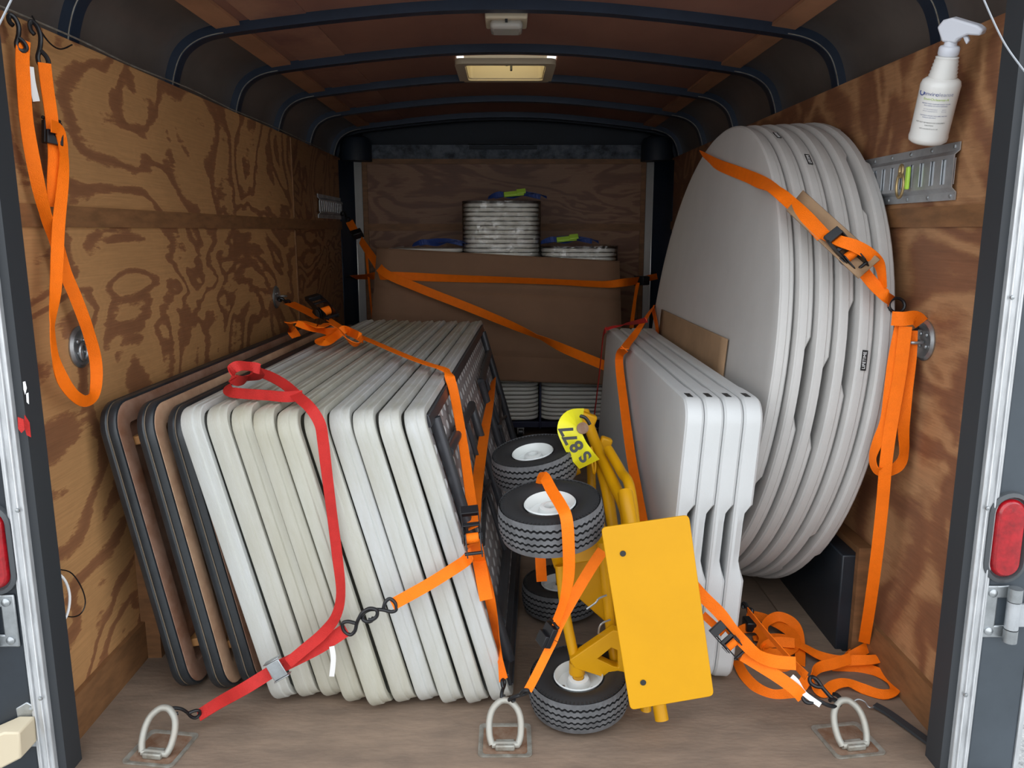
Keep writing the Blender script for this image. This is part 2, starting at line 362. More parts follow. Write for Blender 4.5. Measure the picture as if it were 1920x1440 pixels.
# nose cap above the plywood
g=G(); g.box((0,YB+.06,1.75),(2.08,.02,.34)); trim(g,'navy_dark')
g=G(); g.add([(-.98,YB-.06,1.70),(.98,YB-.06,1.70),(.98,YB-.01,1.617),(-.98,YB-.01,1.617),(-.98,YB+.05,1.71),(.98,YB+.05,1.71),(.98,YB+.05,1.617),(-.98,YB+.05,1.617)],[(0,1,2,3),(4,7,6,5),(0,4,5,1),(3,2,6,7),(0,3,7,4),(1,5,6,2)]); trim(g,'black_foil')
g=G(); g.box((-.02,YB-.05,1.685),(.42,.035,.022)).box((-.02,YB-.052,1.708),(.44,.04,.006)); trim(g,'navy_dark')
for s in(-1,1): trim(G().lathe([(.10,0),(.10,.10),(.085,.135),(.04,.155),(0,.16)],20,M.Translation((s*.93,YB-.08,1.60))),'navy_dark',smooth=True)
sweep(SP,YB-.13,YB-.06,.03,'navy_dark')
# outer skin so that no daylight leaks in
for s in(-1,1): trim(G().box((s*1.075,(1.58+YB+.2)/2,.78),(.02,YB+.2-1.58,1.76)),'black_paint')
trim(G().box((0,YB+.15,.9),(2.2,.02,2.0)),'black_paint')
g=sweep(off(SP,.09),1.56,VY0-.03,.01,'black_paint'); 
# roof skin leaves the vent open
LL=[p for p in off(SP,.09) if p[0]<-VX-.01]; RR=[p for p in off(SP,.09) if p[0]>VX+.01]
sweep(LL,VY0-.03,VY1+.03,.01,'black_paint'); sweep(RR,VY0-.03,VY1+.03,.01,'black_paint'); sweep(off(SP,.09),VY1+.03,YB+.16,.01,'black_paint')
trim(G().box((0,1.57,2.0),(2.2,.03,.12)),'black_paint')
# rear door frame
POST={}
for s in(-1,1):
    i=.965 if s<0 else .955
    trim(G().box((s*(i+.009),1.60,.86),(.018,.06,1.72)),'rubber_seal')
    trim(G().box((s*(i+.036),1.578,.72),(.036,.04,2.0)).box((s*(i+.028),1.556,.72),(.004,.006,2.0)).box((s*(i+.044),1.556,.72),(.004,.006,2.0)),'alu_trim',bevel=.002)
    POST[s]=trim(G().box((s*(i+.107),1.60,.72),(.105,.07,2.0)),'black_paint' if s<0 else 'grey_paint',bevel=.006)
    trim(G().box((s*(i+.163),1.60,.72),(.010,.075,2.0)),'alu_trim')
    sp=G()
    for z in(.20,.62,1.05,1.45): sp.lathe([(.005,0),(.004,.003),(0,.004)],10,fr((s*(i+.028),1.5535,z),(1,0,0),(0,-1,0)))
    trim(sp,'zinc')
trim(G().box((0,1.595,1.80),(2.2,.05,.10)) ,'black_paint') if 0 else None
for pts,mt_,y_ in(([(33,782),(44,786),(46,806),(40,812),(34,804)],'red_web',1.552),([(46,778),(55,792),(58,820),(50,816),(45,798)],'red_web',1.566),([(43,716),(47,715),(50,728),(47,740),(44,730)],'ink_white',1.566),([(49,738),(53,736),(54,758),(50,754)],'ink_white',1.566)):
    trim(G().poly([at(x,y,Y=y_) for x,y in pts],(0,.001,0)),mt_)
g=G()
for dx,zz,r in((0,.92,.004),(.006,.88,.003),(-.004,.86,.005),(.004,.80,.006),(-.008,.77,.005),(.008,.755,.004)): pass
# ---------------------------------------------------------------- tail lights, hinges, latch
def tail_light(x,z,label):
    e=empty('tail_light',(x,1.56,z),label,'tail light','tail lights on the rear frame')
    def stad(w,h,n=12):
        r=w/2;k=h/2-r; return [(r*math.cos(a),k+r*math.sin(a)) for a in [math.pi*i/n for i in range(n+1)]]+[(r*math.cos(a),-k+r*math.sin(a)) for a in [math.pi+math.pi*i/n for i in range(n+1)]]
    def lay(prof,name,mt):
        vs=[];fs=[];n=None
        for ww,hh,y in prof:
            o=stad(ww,hh); n=len(o); vs+=[(x+a,1.565-y,z+b) for a,b in o]
        for k in range(len(prof)-1):
            for i in range(n): fs.append((k*n+i,k*n+(i+1)%n,(k+1)*n+(i+1)%n,(k+1)*n+i))
        fs.append(tuple(range((len(prof)-1)*n,len(prof)*n))); G().add(vs,fs).obj(name,mt,e,smooth=True)
    lay([(.092,.200,0),(.088,.196,.010),(.072,.180,.013),(.064,.172,.006)],'bezel','lamp_bezel')
    lay([(.062,.170,.0),(.060,.168,.010),(.048,.156,.017),(.02,.128,.019)],'lens','red_lens')
tail_light(1.035,.553,'red oval tail light in the right door frame above the hinge')
tail_light(-1.058,.533,'red oval tail light in the left door frame, cut by the picture edge')
def hinge(s,x,z,label):
    e=bpy.data.objects.new('door_hinge',None); COL.objects.link(e); e.parent=POST[s]; e.location=(x,1.56,z); e.empty_display_size=.02
    g=G(); g.box((x-s*.018,1.562,z),(.03,.006,.118)).box((x+s*.006,1.562,z+.045),(.03,.006,.028)).box((x+s*.006,1.562,z-.045),(.03,.006,.028)); g.obj('hinge_leaf','zinc',e,bevel=.003)
    for dz in(-.043,.043): G().lathe([(.009,0),(.009,.003),(.005,.006),(0,.007)],14,fr((x-s*.016,1.559,z+dz),(1,0,0),(0,-1,0))).obj('bolt','zinc',e,smooth=True)
    for dz in(.046,-.046): G().tube([(x+s*.022,1.545,z+dz-.014),(x+s*.022,1.545,z+dz+.014)],.014,14).obj('knuckle','zinc',e,smooth=True)
    g=G().tube([(x+s*.022,1.545,z-.030),(x+s*.022,1.545,z+.030)],.0135,14).box((x+s*.045,1.545,z),(.04,.006,.05)); g.obj('strap_leaf','galv',e,smooth=True)
hinge(1,1.035,.388,'steel hinge bolted under the right tail light')
hinge(-1,-1.06,.374,'steel hinge bolted under the left tail light')
e=empty('door_latch',(-1.04,1.55,.13),'steel bracket holding a pale plastic door catch at lower left frame edge','latch')
G().poly([(-1.03,1.562,.185),(-1.00,1.562,.165),(-.992,1.562,.10),(-1.01,1.562,.078),(-1.05,1.562,.078),(-1.055,1.562,.17)],(0,.006,0)).obj('bracket','zinc',e,bevel=.002)
G().poly([(-1.045,1.50,.155),(-1.012,1.50,.155),(-1.015,1.50,.095),(-1.08,1.50,.060),(-1.12,1.50,.075),(-1.11,1.50,.125)],(0,.06,0)).obj('catch','cream_plastic',e,bevel=.004)
G().lathe([(.006,0),(.005,.003),(0,.004)],12,fr((-1.02,1.561,.170),(1,0,0),(0,-1,0))).obj('bolt','zinc',e)
# ---------------------------------------------------------------- roof vent and dome light
cz=zf(0)-.012
e=empty('roof_vent',(-.004,3.6,cz),'square cream roof vent with daylight glowing through its lid','vent')
def rring(w,r,n=5):
    out=[]
    for cx,cy,a0 in((1,1,0),(-1,1,90),(-1,-1,180),(1,-1,270)):
        for i in range(n+1): a=R(a0+90*i/n); out.append((cx*(w-r)+r*math.cos(a),cy*(w-r)+r*math.sin(a)))
    return out
def frame_ring(w0,w1,z0,z1,r0,r1,name,mt,closed=True):
    g=G();A=rring(w0,r0);B=rring(w1,r1);n=len(A);cx,cy=-.004,3.6
    vs=[(cx+a,cy+b,z0) for a,b in A]+[(cx+a,cy+b,z0) for a,b in B]+[(cx+a,cy+b,z1) for a,b in B]+[(cx+a,cy+b,z1) for a,b in A];fs=[]
    for i in range(n):
        j=(i+1)%n
        for k in range(4): fs.append((k*n+i,k*n+j,((k+1)%4)*n+j,((k+1)%4)*n+i))
    return g.add(vs,fs).obj(name,mt,e,smooth=True)
frame_ring(.205,.165,cz-.022,cz,.03,.02,'flange','cream_plastic')
frame_ring(.170,.162,cz-.012,cz+.10,.02,.02,'throat','cream_plastic')
G().box((-.004,3.6,cz+.105),(.36,.36,.004)).obj('lid','vent_lid',e)
g=G().box((-.004,3.6,cz+.045),(.33,.012,.008)).box((-.004,3.6,cz+.03),(.03,.03,.02)); g.tube([(-.004,3.6,cz+.03),(.0,3.56,cz+.005),(.02,3.50,cz-.002),(.02,3.49,cz-.03)],.005,8); g.obj('crank','dark_steel',e)
e=empty('ceiling_light',(0,2.72,1.86),'small cream interior dome light with clear lens, switched off, ahead of the vent','ceiling light')
G().box((0,2.755,1.850),(.135,.14,.034)).obj('housing','cream_plastic',e,bevel=.006)
g=G().box((0,2.755,1.822),(.104,.105,.028)).obj('lens','lens_clear',e,bevel=.012)
G().box((0,2.693,1.829),(.008,.006,.012)).obj('switch','black_steel',e)
# ---------------------------------------------------------------- wheel wells
for s in(-1,1):
    e=empty('wheel_well',(s*.977,2.7,0),('black boxed wheel well at right wall behind the hanging strap' if s>0 else 'black boxed wheel well at left wall behind the brown tables'),'wheel well','boxed wheel wells')
    G().box((s*.977,2.90,.145),(.086,1.62,.29)).obj('housing','black_paint',e,bevel=.004)
    g=G().box((s*.994,2.078,.16),(.05,.02,.32)).box((s*.998,2.9,.301),(.04,1.66,.02)); g.obj('wood_edge','batten',e)
    g=G().box((s*.90,2.5,.004),(.10,.85,.006)); g.obj('floor_strip','floor_ply',e)
# ---------------------------------------------------------------- floor D-rings
def floor_ring(x,y,rot,label,up=55):
    T=M.Translation((x,y,0))@M.Rotation(R(rot),4,'Z')
    e=empty('floor_tie_down_ring',(x,y,0),label,'tie-down ring','recessed rings in the floor')
    g=G();A=rring(.062,.012);B=rring(.0545,.010);n=len(A);vs=[];fs=[]
    for P,z in((A,.0005),(A,.004),(B,.004),(rring(.051,.01),.0012)): vs+=[(a,b,z) for a,b in P]
    for k in range(3):
        for i in range(n): fs.append((k*n+i,k*n+(i+1)%n,(k+1)*n+(i+1)%n,(k+1)*n+i))
    g.add(vs,fs,T); g.obj('plate','ring_steel',e,smooth=True)
    G().add([(a,b,.0014) for a,b in rring(.052,.01)],[tuple(range(n))],T).obj('pan','rusty',e,label='rusty pan')
    G().box((0,-.028,.008),(.045,.028,.014),T).obj('clip','ring_steel',e,bevel=.003)
    c=math.cos(R(up)); s_=math.sin(R(up)); P=[]
    loop=[(-.030,0),(-.036,.02),(-.037,.05),(-.030,.075),(-.014,.092),(.0,.096),(.014,.092),(.030,.075),(.037,.05),(.036,.02),(.030,0)]
    P=[(a,-.028+b*c,.009+b*s_) for a,b in loop]
    G().tube(smoothpts(P,4)+[V((.02,-.028,.009))],.0078,12,m=T).tube([(-.03,-.028,.009),(.03,-.028,.009)],.0078,10,m=T).obj('ring','ring_zinc',e,smooth=True)
    return T@V((0,-.028+.09*c,.009+.09*s_))
RL=floor_ring(-.80,1.665,-8,'rusty floor tie-down ring at left with the red strap hooked on')
RC=floor_ring(-.005,1.69,0,'floor tie-down ring in the middle holding two black hooks')
RR_=floor_ring(.80,1.685,8,'floor tie-down ring at right holding the hooks of the tangled strap')
# ---------------------------------------------------------------- wall ring plates
def wall_ring(s,y,z,label,r=.05,drop=True):
    x=s*(W-.001); T=fr((x,y,z),(0,1,0),(-s,0,0))
    e=empty('wall_tie_down_ring',(x,y,z),label,'tie-down ring','round ring plates on the side walls')
    G().lathe([(r,0),(r,.003),(r*.86,.008),(r*.70,.006),(r*.55,.002),(r*.2,.002),(0,.002)],36,T).obj('plate','zinc',e,smooth=True)
    g=G()
    for k in range(4): g.lathe([(.005,0),(.004,.003),(0,.004)],8,T@M.Translation((.02*math.cos(R(45+90*k)),.02*math.sin(R(45+90*k)),.003)))
    g.obj('rivets','zinc',e)
    a=0
    P=[(.0+.018*math.sin(t),.0,0) for t in()]
    loop=[T@V((.017*math.cos(R(t)),.004+.0*t,.006+.020+.020*math.sin(R(t)))) if not drop else T@V((.017*math.cos(R(t)),-.012+.02*math.sin(R(t)),.008)) for t in range(0,360,20)]
    G().tube(loop,.004,8,closed=True).obj('ring','zinc',e,smooth=True)
wall_ring(-1,1.90,.905,'round ring plate on left wall seen through the hanging strap loop')
wall_ring(-1,3.55,.89,'round ring plate far along left wall where the orange strap starts',drop=False)
wall_ring(1,1.93,.915,'round ring plate on right wall where orange straps are knotted',drop=False)
# ---------------------------------------------------------------- E-track rails
def etrack(s,y0,y1,label,zc=1.31,cut=None):
    e=empty('slotted_wall_track',(s*W,(y0+y1)/2,zc),label,'wall track','slotted steel tracks on the walls')
    X=lambda d:s*(W-.002-d)
    g=G()
    def strip(ya,yb,za,da,zb,db):
        g.add([(X(da),ya,za),(X(da),yb,za),(X(db),yb,zb),(X(db),ya,zb),(X(da-.0025),ya,za),(X(da-.0025),yb,za),(X(db-.0025),yb,zb),(X(db-.0025),ya,zb)],[(0,1,2,3),(4,7,6,5),(0,4,5,1),(2,6,7,3),(0,3,7,4),(1,5,6,2)])
    strip(y0,y1,zc+.064,.003,zc+.046,.003); strip(y0,y1,zc+.046,.003,zc+.036,.014); strip(y0,y1,zc+.036,.014,zc+.028,.014)
    strip(y0,y1,zc-.028,.014,zc-.036,.014); strip(y0,y1,zc-.036,.014,zc-.046,.003); strip(y0,y1,zc-.046,.003,zc-.064,.003)
    y=y0; t=G()
    k=0
    while y<y1-.02:
        yb=min(y+.029,y1); strip(y,yb,zc+.028,.014,zc-.028,.014)
        y=yb+.021; k+=1
    g.obj('rail','galv',e); t.box((X(.0085),(y0+y1)/2,zc),(.0015,y1-y0-.002,.058)); t.obj('backing','bright_steel',e,label='bright steel seen through the slots')
    yy=y0+.02
    while yy<y1:
        for z in(-.055,.055): G().lathe([(.005,0),(.004,.003),(0,.0035)],8,fr((X(.003),yy,zc+z),(0,1,0),(-s,0,0))).obj('screw','zinc',e)
        yy+=.10 if yy<y0+.5 else 9
etrack(1,1.852,3.9,'slotted grey steel track on right wall below the spray bottle')
etrack(-1,4.42,5.03,'slotted grey steel track far on left wall near the corner post')
# ---------------------------------------------------------------- folding tables
def rrect(L,Wd,r,i,nc=7,step=.03):
    "outline in (y,z), inset i"
    r_=max(r-i,.003); y0,y1,z0,z1=i,L-i,i,Wd-i; out=[]
    def side(a,b):
        n=max(2,int(max(abs(a[0]-b[0]),abs(a[1]-b[1])+0)/step))
        return [(lerp(a[0],b[0],k/n),lerp(a[1],b[1],k/n)) for k in range(1,n)]
    def arc(cy,cz,a0): return [(cy+r_*math.cos(R(a0+90*k/nc)),cz+r_*math.sin(R(a0+90*k/nc))) for k in range(nc+1)]
    ny=max(2,int(L/step)); nz=max(2,int(Wd/step))
    def ss(a,b,n): return [(lerp(a[0],b[0],k/n),lerp(a[1],b[1],k/n)) for k in range(1,n)]
    A=arc(y1-r_,z1-r_,0); B=arc(y0+r_,z1-r_,90); C=arc(y0+r_,z0+r_,180); D=arc(y1-r_,z0+r_,270)
    return A+ss(A[-1],B[0],ny)+B+ss(B[-1],C[0],nz)+C+ss(C[-1],D[0],ny)+D+ss(D[-1],A[0],nz)
def slab(outl,prof,mod=None,cap0=True,cap1=True):
    vs=[];fs=[];n=None
    for i,x in prof:
        o=outl(i); n=len(o)
        for (y,z) in o:
            q=(x,y,z)
            if mod: q=mod(i,x,y,z)
            vs.append(q)
    for k in range(len(prof)-1):
        for i in range(n): fs.append((k*n+i,k*n+(i+1)%n,(k+1)*n+(i+1)%n,(k+1)*n+i))
    if cap0: fs.append(tuple(range(n-1,-1,-1)))
    if cap1: fs.append(tuple(range((len(prof)-1)*n,len(prof)*n)))
    return vs,fs
def bumpf(t,a,b,w):
    "1 between a and b with soft flanks w"
    def sm(x): x=min(max(x,0),1); return x*x*(3-2*x)
    return sm((t-a)/w)*sm((b-t)/w)
def table_mtx(x,y,lean,yaw,t,z=0):
    # lean: degrees the top goes towards -X ; yaw: far end goes towards +X
    a=R(lean); return M.Translation((x,y,z+abs(math.sin(a))*t/2+.0015))@M.Rotation(R(-yaw),4,'Z')@M.Rotation(-a,4,'Y')
TL,TW,TT=1.985,.782,.0515
h=TT/2
PR=[(.007,-h),(.002,-h+.002),(0,-h+.006),(0,.004),(.003,.007),(.003,h-.002),(.005,h),(.020,h),(.024,h-.006),(.028,h-.016)]
tv,tf=slab(lambda i:rrect(TL,TW,.055,i),PR,cap1=False)
iv,if_=slab(lambda i:rrect(TL,TW,.055,.0285+i),[(0,h-.0165),(0,h-.016)])
me0=None
fit=[(-.560,1.865,14.3,2.75),(-.498,1.875,14.6,2.7),(-.438,1.877,14.8,2.65),(-.376,1.852,15.0,2.6),(-.312,1.833,15.2,2.55),(-.251,1.849,15.4,2.5),(-.193,1.856,15.45,2.45),(-.133,1.844,15.6,2.4),(-.071,1.843,15.7,2.35),(-.010,1.855,15.9,2.3)]
ordn=['leftmost','second from the left','third from the left','fourth from the left','fifth from the left','sixth from the left','seventh from the left','eighth from the left','ninth from the left','rightmost']
tcol=[(.60,.61,.60),(.56,.55,.50),(.555,.54,.47),(.54,.525,.455),(.56,.55,.485),(.56,.55,.50),(.61,.62,.62),(.58,.585,.565),(.59,.59,.57),(.60,.605,.60)]
for k,(x,y,ln,yw) in enumerate(fit):
    mm=table_mtx(x,y-.045,ln,yw,TT)
    tcol[k]=tuple(c*.86 for c in tcol[k]); m=mat('table_poly_%d'%k,tcol[k],.5,col2=tuple(c*f for c,f in zip(tcol[k],(.80,.77,.68))),vs=3.0+.2*k,bump=.2,bs=180,stretch=(3,1.2,.5))
    if k<9:
        o=G().add(tv,tf).add(iv,if_).obj('folding_table','table_poly_%d'%k,world=False,smooth=True,ang=28)
        o.matrix_basis=mm; tagit(o,'long white folding table on edge, %s of the leaning ten'%ordn[k],'folding table','long white folding tables leaning left')
    else:
        e=empty('folding_table',None,'long white folding table, rightmost of the leaning ten, dark frame showing','folding table','long white folding tables leaning left',mtx=mm)
        G().add(tv,tf).obj('tabletop','table_poly_9',e,world=False,smooth=True,ang=28)
        G().add(iv,if_).obj('underside_panel','dimple_poly',e,world=False,label='dimpled mauve-grey underside')
        d0=h-.010
        for z in(.040,TW-.040):
            G().box((h-.008,TL/2,z),(.022,TL-.10,.032)).box((h+.004,TL/2,z+(.014 if z>.4 else -.014)),(.006,TL-.10,.004)).obj('side_rail','dark_steel',e,world=False,bevel=.002)
        for y0,sg in((.13,1),(TL-.13,-1)):
            lg=G(); a=.15;b=TW-.15
            P=[(h,y0,.05),(h,y0,TW-.05)]
            lg.tube(P,.0155,12); P=[(h+.004,y0+sg*.02,a),(h+.006,y0+sg*.60,a+.02),(h+.006,y0+sg*.64,a+.05),(h+.006,y0+sg*.64,b-.05),(h+.006,y0+sg*.60,b-.02),(h+.004,y0+sg*.02,b)]
            lg.tube(smoothpts(P,3),.014,12); lg.tube([(h+.004,y0+sg*.45,a),(h+.004,y0+sg*.45,b)],.008,10)
            lg.obj('leg','dark_steel',e,world=False,smooth=True)
            br=G(); br.tube([(h+.006,y0+sg*.38,TW/2),(h+.010,y0+sg*.50,TW/2)],.009,8); br.tube([(h+.004,y0+sg*.10,TW/2-.05),(h+.006,y0+sg*.38,TW/2)],.007,8); br.tube([(h+.004,y0+sg*.10,TW/2+.05),(h+.006,y0+sg*.38,TW/2)],.007,8); br.obj('brace','dark_steel',e,world=False)
        G().box((h-.004,.48,.20),(.006,.34,.22)).obj('hinge_plate','dark_steel',e,world=False,bevel=.003) if 0 else None
        mm9=mm
        txt('XX3',.05,M.Translation((h+.0008,TL-.014,.42))@M(((0,0,1,0),(0,1,0,0),(-1,0,0,0),(0,0,0,1))),'marker_note','red_web',e) if 0 else None
# ---- worn brown tables with black edging
def wood_table(x,y,lean,yaw,L,Wd,topm,label,sub):
    t=.044; hh=t/2; e=empty('banquet_table',None,label,'banquet table','brown wooden tables with black edging',mtx=table_mtx(x,y,lean,yaw,t))
    ol=lambda i:rrect(L,Wd,.075,i)
    G().add(*slab(ol,[(.012,-hh),(.004,-hh+.002),(0,-hh+.008),(0,-.005),(.003,-.001)],cap1=True)).add(*slab(ol,[(.003,.001),(0,.005),(0,hh-.006),(.003,hh-.001),(.008,hh)],cap1=False)).obj('edging','black_vinyl',e,world=False,smooth=True,label='black rubber edging')
    G().add(*slab(ol,[(.002,-.0012),(.0015,0),(.002,.0012)])).obj('core_line','tan_line',e,world=False)
    G().add(*slab(ol,[(.007,hh-.004),(.009,hh+.001),(.020,hh+.003),(.060,hh+.001),(.066,hh-.016)],cap0=False,cap1=True)).obj('underside',topm,e,world=False,smooth=True,ang=50,label=sub)
    for yy,zz,sy,sz in((.10,.11,1,1),(.10,Wd-.11,1,-1),(L-.10,Wd-.11,-1,-1),(L-.10,.11,-1,1)):
        G().box((hh+.006,yy+sy*.02,zz),(.04,.10,.022)).box((hh+.004,yy+sy*.045,zz+sz*.03),(.035,.018,.05)).obj('corner_block','cleat',e,world=False,bevel=.003)
wood_table(-.824,1.865,10.9,2.4,1.83,.775,'wood_brown','brown wooden table with black edging, nearest the left wall','dark brown worn underside')
wood_table(-.727,1.855,11.2,2.6,1.83,.775,'wood_tan','tan wooden table with black edging, middle of the three on the left','tan wooden underside')
wood_table(-.653,1.87,12.0,2.7,1.83,.765,'wood_brown','black edged wooden table mostly hidden behind the leftmost white table','brown worn underside')
# ---- four bright tables on the right
t2=.047; h2=t2/2
def mod4(i,x,y,z):
    L,Wd=1.56,.765
    if x>.006:
        f=0
        if y<.09: f=max(f,bumpf(z,.30,.50,.035)*.85)
        if z>Wd-.05: f=max(f,bumpf(y,.15,L-.15,.06)*.28)
        if f: return (x-f*(x-.004),y+(.012*f if y<.03 else 0),z-(.004*f if z>Wd-.03 else 0))
    return (x,y,z)
PR2=[(.012,-h2),(.006,-h2+.0015),(.004,-h2+.004),(.001,-h2+.006),(0,-h2+.012),(0,h2-.014),(0,h2-.006),(.005,h2),(.020,h2),(.024,h2-.006),(.028,-h2+.012)]
tv2,tf2=slab(lambda i:rrect(1.56,.765,.062,i,nc=9),PR2,mod4)
RM=[]
nm=['leftmost, smooth top facing the cart','second from the left','third from the left','rightmost, against the round tables']
for k in range(4):
    mm=table_mtx(.421+.0485*k,1.915,-3.4,-.2,t2); RM.append(mm)
    e=empty('folding_table',None,'short bright white table right of the cart, %s'%nm[k],'folding table','short bright folding tables on the right',mtx=mm)
    G().add(tv2,tf2).obj('tabletop','bright_poly',e,world=False,smooth=True,ang=28)
    G().box((-.004,.075,.7655),(.014,.042,.0012)).obj('badge','ink_black',e,world=False,label='small dark badge')
    txt('LIFETIME',.009,M.Translation((-.004,.075,.7665))@M.Rotation(R(90),4,'Z'),'badge_text','ink_white',e) if 0 else None
# ---- round tables
RN=96
def circ(i): return [((.762-i)*math.cos(2*math.pi*k/RN),(.762-i)*math.sin(2*math.pi*k/RN)) for k in range(RN)]
t3=.0385; h3=t3/2
PR3=[(.050,-h3),(.012,-h3),(.006,-h3+.0015),(.004,-h3+.004),(.001,-h3+.006),(0,-h3+.012),(0,.004),(.003,.0065),(.003,h3-.004),(.006,h3),(.020,h3),(.026,-h3+.012)]
c0=V((.668,2.82,0)); c1=V((.928,2.73,0))
rl=['leftmost, its smooth face fully in view','second from the left','third from the left','fourth from the left','fifth from the left','rightmost, against the wall']
labs={1:[(1487,262)],2:[(1541,311)],4:[(1607,670)],0:[]}
scal={0:[(20,),(200,)],1:[(-43,),(137,)],2:[(-62,),(90,)],3:[(-2,),(180,)],4:[(-14,),(160,)],5:[(42,),(-50,)]}
scal={0:[-27,150],1:[2,178],2:[-1,88],3:[10,-172],4:[47,-44],5:[62,-52,130]}
def sgn_ang(k): return scal[k]
for k in range(6):
    f=(k+.5)/6; c=c0.lerp(c1,f); tilt=lerp(.108,.096,f); yaw=lerp(.021,.052,f)
    nrm=V((-math.cos(yaw)*math.cos(tilt),-math.sin(yaw)*math.cos(tilt),math.sin(tilt)))
    # local: x = -nrm (towards wall), z up-ish, y into depth
    X=-nrm; Zc=(V((0,0,1))-X*X.z).normalized(); Y=Zc.cross(X)
    o=c+V((0,0,.762*math.cos(tilt)+abs(math.sin(tilt))*h3+.002))
    mm=M(((X.x,Y.x,Zc.x,o.x),(X.y,Y.y,Zc.y,o.y),(X.z,Y.z,Zc.z,o.z),(0,0,0,1)))
    def mod(i,x,y,z,k=k):
        if x>.005 and i<.025:
            a=math.degrees(math.atan2(z,-y)); ff=0
            for q in scal[k]:
                dlt=(a-q+180)%360-180; ff=max(ff,bumpf(dlt,-8.5,8.5,2.6))
            if ff: rr=1-.018*ff; return (x-ff*(x-.002)*.75,y*rr,z*rr)
        return (x,y,z)
    e=empty('round_table',None,'round white table on edge at right wall, %s'%rl[k],'round table','round white folding tables',mtx=mm)
    G().add(*slab(circ,PR3,mod)).obj('tabletop','round_poly',e,world=False,smooth=True,ang=28)
    for (an,) in {1:[(67,)],2:[(54,)],4:[(7,)],0:[(-41,)]}.get(k,[]):
        ca,sa=math.cos(R(an)),math.sin(R(an)); P=V((.0 if k else 0,-.7632*ca,.7632*sa)); rad=V((0,-ca,sa)); tan=V((0,sa,ca))
        T=fr(P,tan,rad)
        G().box((0,0,0),(.052,.014,.0014),T).obj('badge','ink_black',e,world=False,label='small black badge')
        g=txt('LIFETIME',.0115,mm@T@M.Translation((0,0,.0009)),'badge_text','ink_white',e,ext=.0002)
# ---------------------------------------------------------------- chair stacks, dolly, cardboard
def chair_mesh(wd,dp,t):
    g=G(); r=t*.46; a=wd/2-r; rc=.07
    P=[(-a,dp,0),(-a,rc,0)]+[(-a+rc-rc*math.cos(R(q)),rc-rc*math.sin(R(q))+r,0) for q in(22,45,68,90)]+[(a-rc+rc*math.sin(R(q)),rc-rc*math.cos(R(q))+r,0) for q in(0,22,45,68,90)]+[(a,dp,0)]
    g.tube(P,r,8); g.box((0,dp*.5+.02,-.001),(wd-3*r,dp-.09,t*.55)); return g
cm=chair_mesh(.424,.70,.0228)
cproto=None
ords=['topmost','second from the top','third from the top','fourth from the top','fifth from the top','sixth from the top','seventh from the top','eighth from the top','ninth from the top','tenth from the top','eleventh from the top','twelfth from the top']
ordb=['lowest','second lowest','third lowest','fourth lowest','fifth lowest','sixth lowest','seventh lowest','eighth lowest','ninth lowest','tenth lowest']
PIT=.0243; ZB=.112
def place_chair(x,y,z,label,group):
    global cproto
    if cproto is None: cproto=cm.obj('folding_chair','chair_white',None,smooth=True); o=cproto
    else: o=cproto.copy(); COL.objects.link(o)
    o.location=(x,y,z); tagit(o,label,'folding chair',group)
stacks=[(-.455,40,'left'),(-.028,50,'middle'),(.403,40,'right')]
for sx_,n,nmn in stacks:
    for k in range(n):
        top=n-1-k; z=ZB+.0125+k*PIT
        grp='white folding chairs in the %s stack'%nmn
        if nmn=='left': lab='flat white folding chair in the left stack hidden behind the cardboard'
        elif k<9: lab='flat white folding chair, %s in the %s stack below the cardboard'%(ordb[k],nmn)
        elif nmn=='middle' and top<12: lab='plastic-wrapped white folding chair, %s of the tall middle stack'%ords[top]
        elif nmn=='right' and top<4: lab='plastic-wrapped white folding chair, %s of the low right stack'%ords[top]
        else: lab='flat white folding chair in the %s stack hidden behind the cardboard'%nmn
        if nmn=='left' and k<9: lab='flat white folding chair in the left stack behind the leaning tables'; 
        place_chair(sx_,4.45+random.uniform(-.003,.003),z,lab,grp)
def wrap(x,z0,z1,label):
    g=G(); wd=.436/2; rc=.085; P=[]
    y0=4.442
    for q in range(0,91,15): P.append((x-wd+rc-rc*math.cos(R(q)),y0+rc-rc*math.sin(R(q))))
    for q in range(0,91,15): P.append((x+wd-rc+rc*math.sin(R(q)),y0+rc-rc*math.cos(R(q))))
    P=[(x-wd,y0+.68)]+P+[(x+wd,y0+.68)]
    vs=[];fs=[];nz=24
    for k in range(nz+1):
        z=lerp(z0,z1,k/nz)
        for i,(a,b) in enumerate(P): vs.append((a,b-.002*math.sin(i*1.7+k*.9),z))
    n=len(P)
    for k in range(nz):
        for i in range(n-1): fs.append((k*n+i,k*n+i+1,(k+1)*n+i+1,(k+1)*n+i))
    fs.append(tuple(range(nz*n,(nz+1)*n)))
    g.add(vs,fs).obj('plastic_wrap','film',smooth=True,label=label,cat='plastic wrap',ang=60)
wrap(-.028,.80,1.338,'clear stretch wrap around the tall middle chair stack')
wrap(.403,.80,1.095,'clear stretch wrap around the low right chair stack')
e=empty('chair_dolly',(0,4.75,0),'dark blue steel chair dolly with casters under the white chair stacks','dolly')
g=G()
for x in(-.675,-.245,.19,.62): g.box((x,4.80,.085),(.03,.66,.03)).box((x,4.435 if x<-.3 or x>.5 else 4.44,.55 if abs(x)<.3 else .5),(.012,.014,.96 if abs(x)<.3 else .86)) if abs(x)<.3 else g.box((x,4.80,.085),(.03,.66,.03))
g.box((-.03,4.47,.088),(1.32,.03,.036)).box((-.03,5.12,.088),(1.32,.03,.036)); g.obj('frame','dolly_blue',e,bevel=.003)
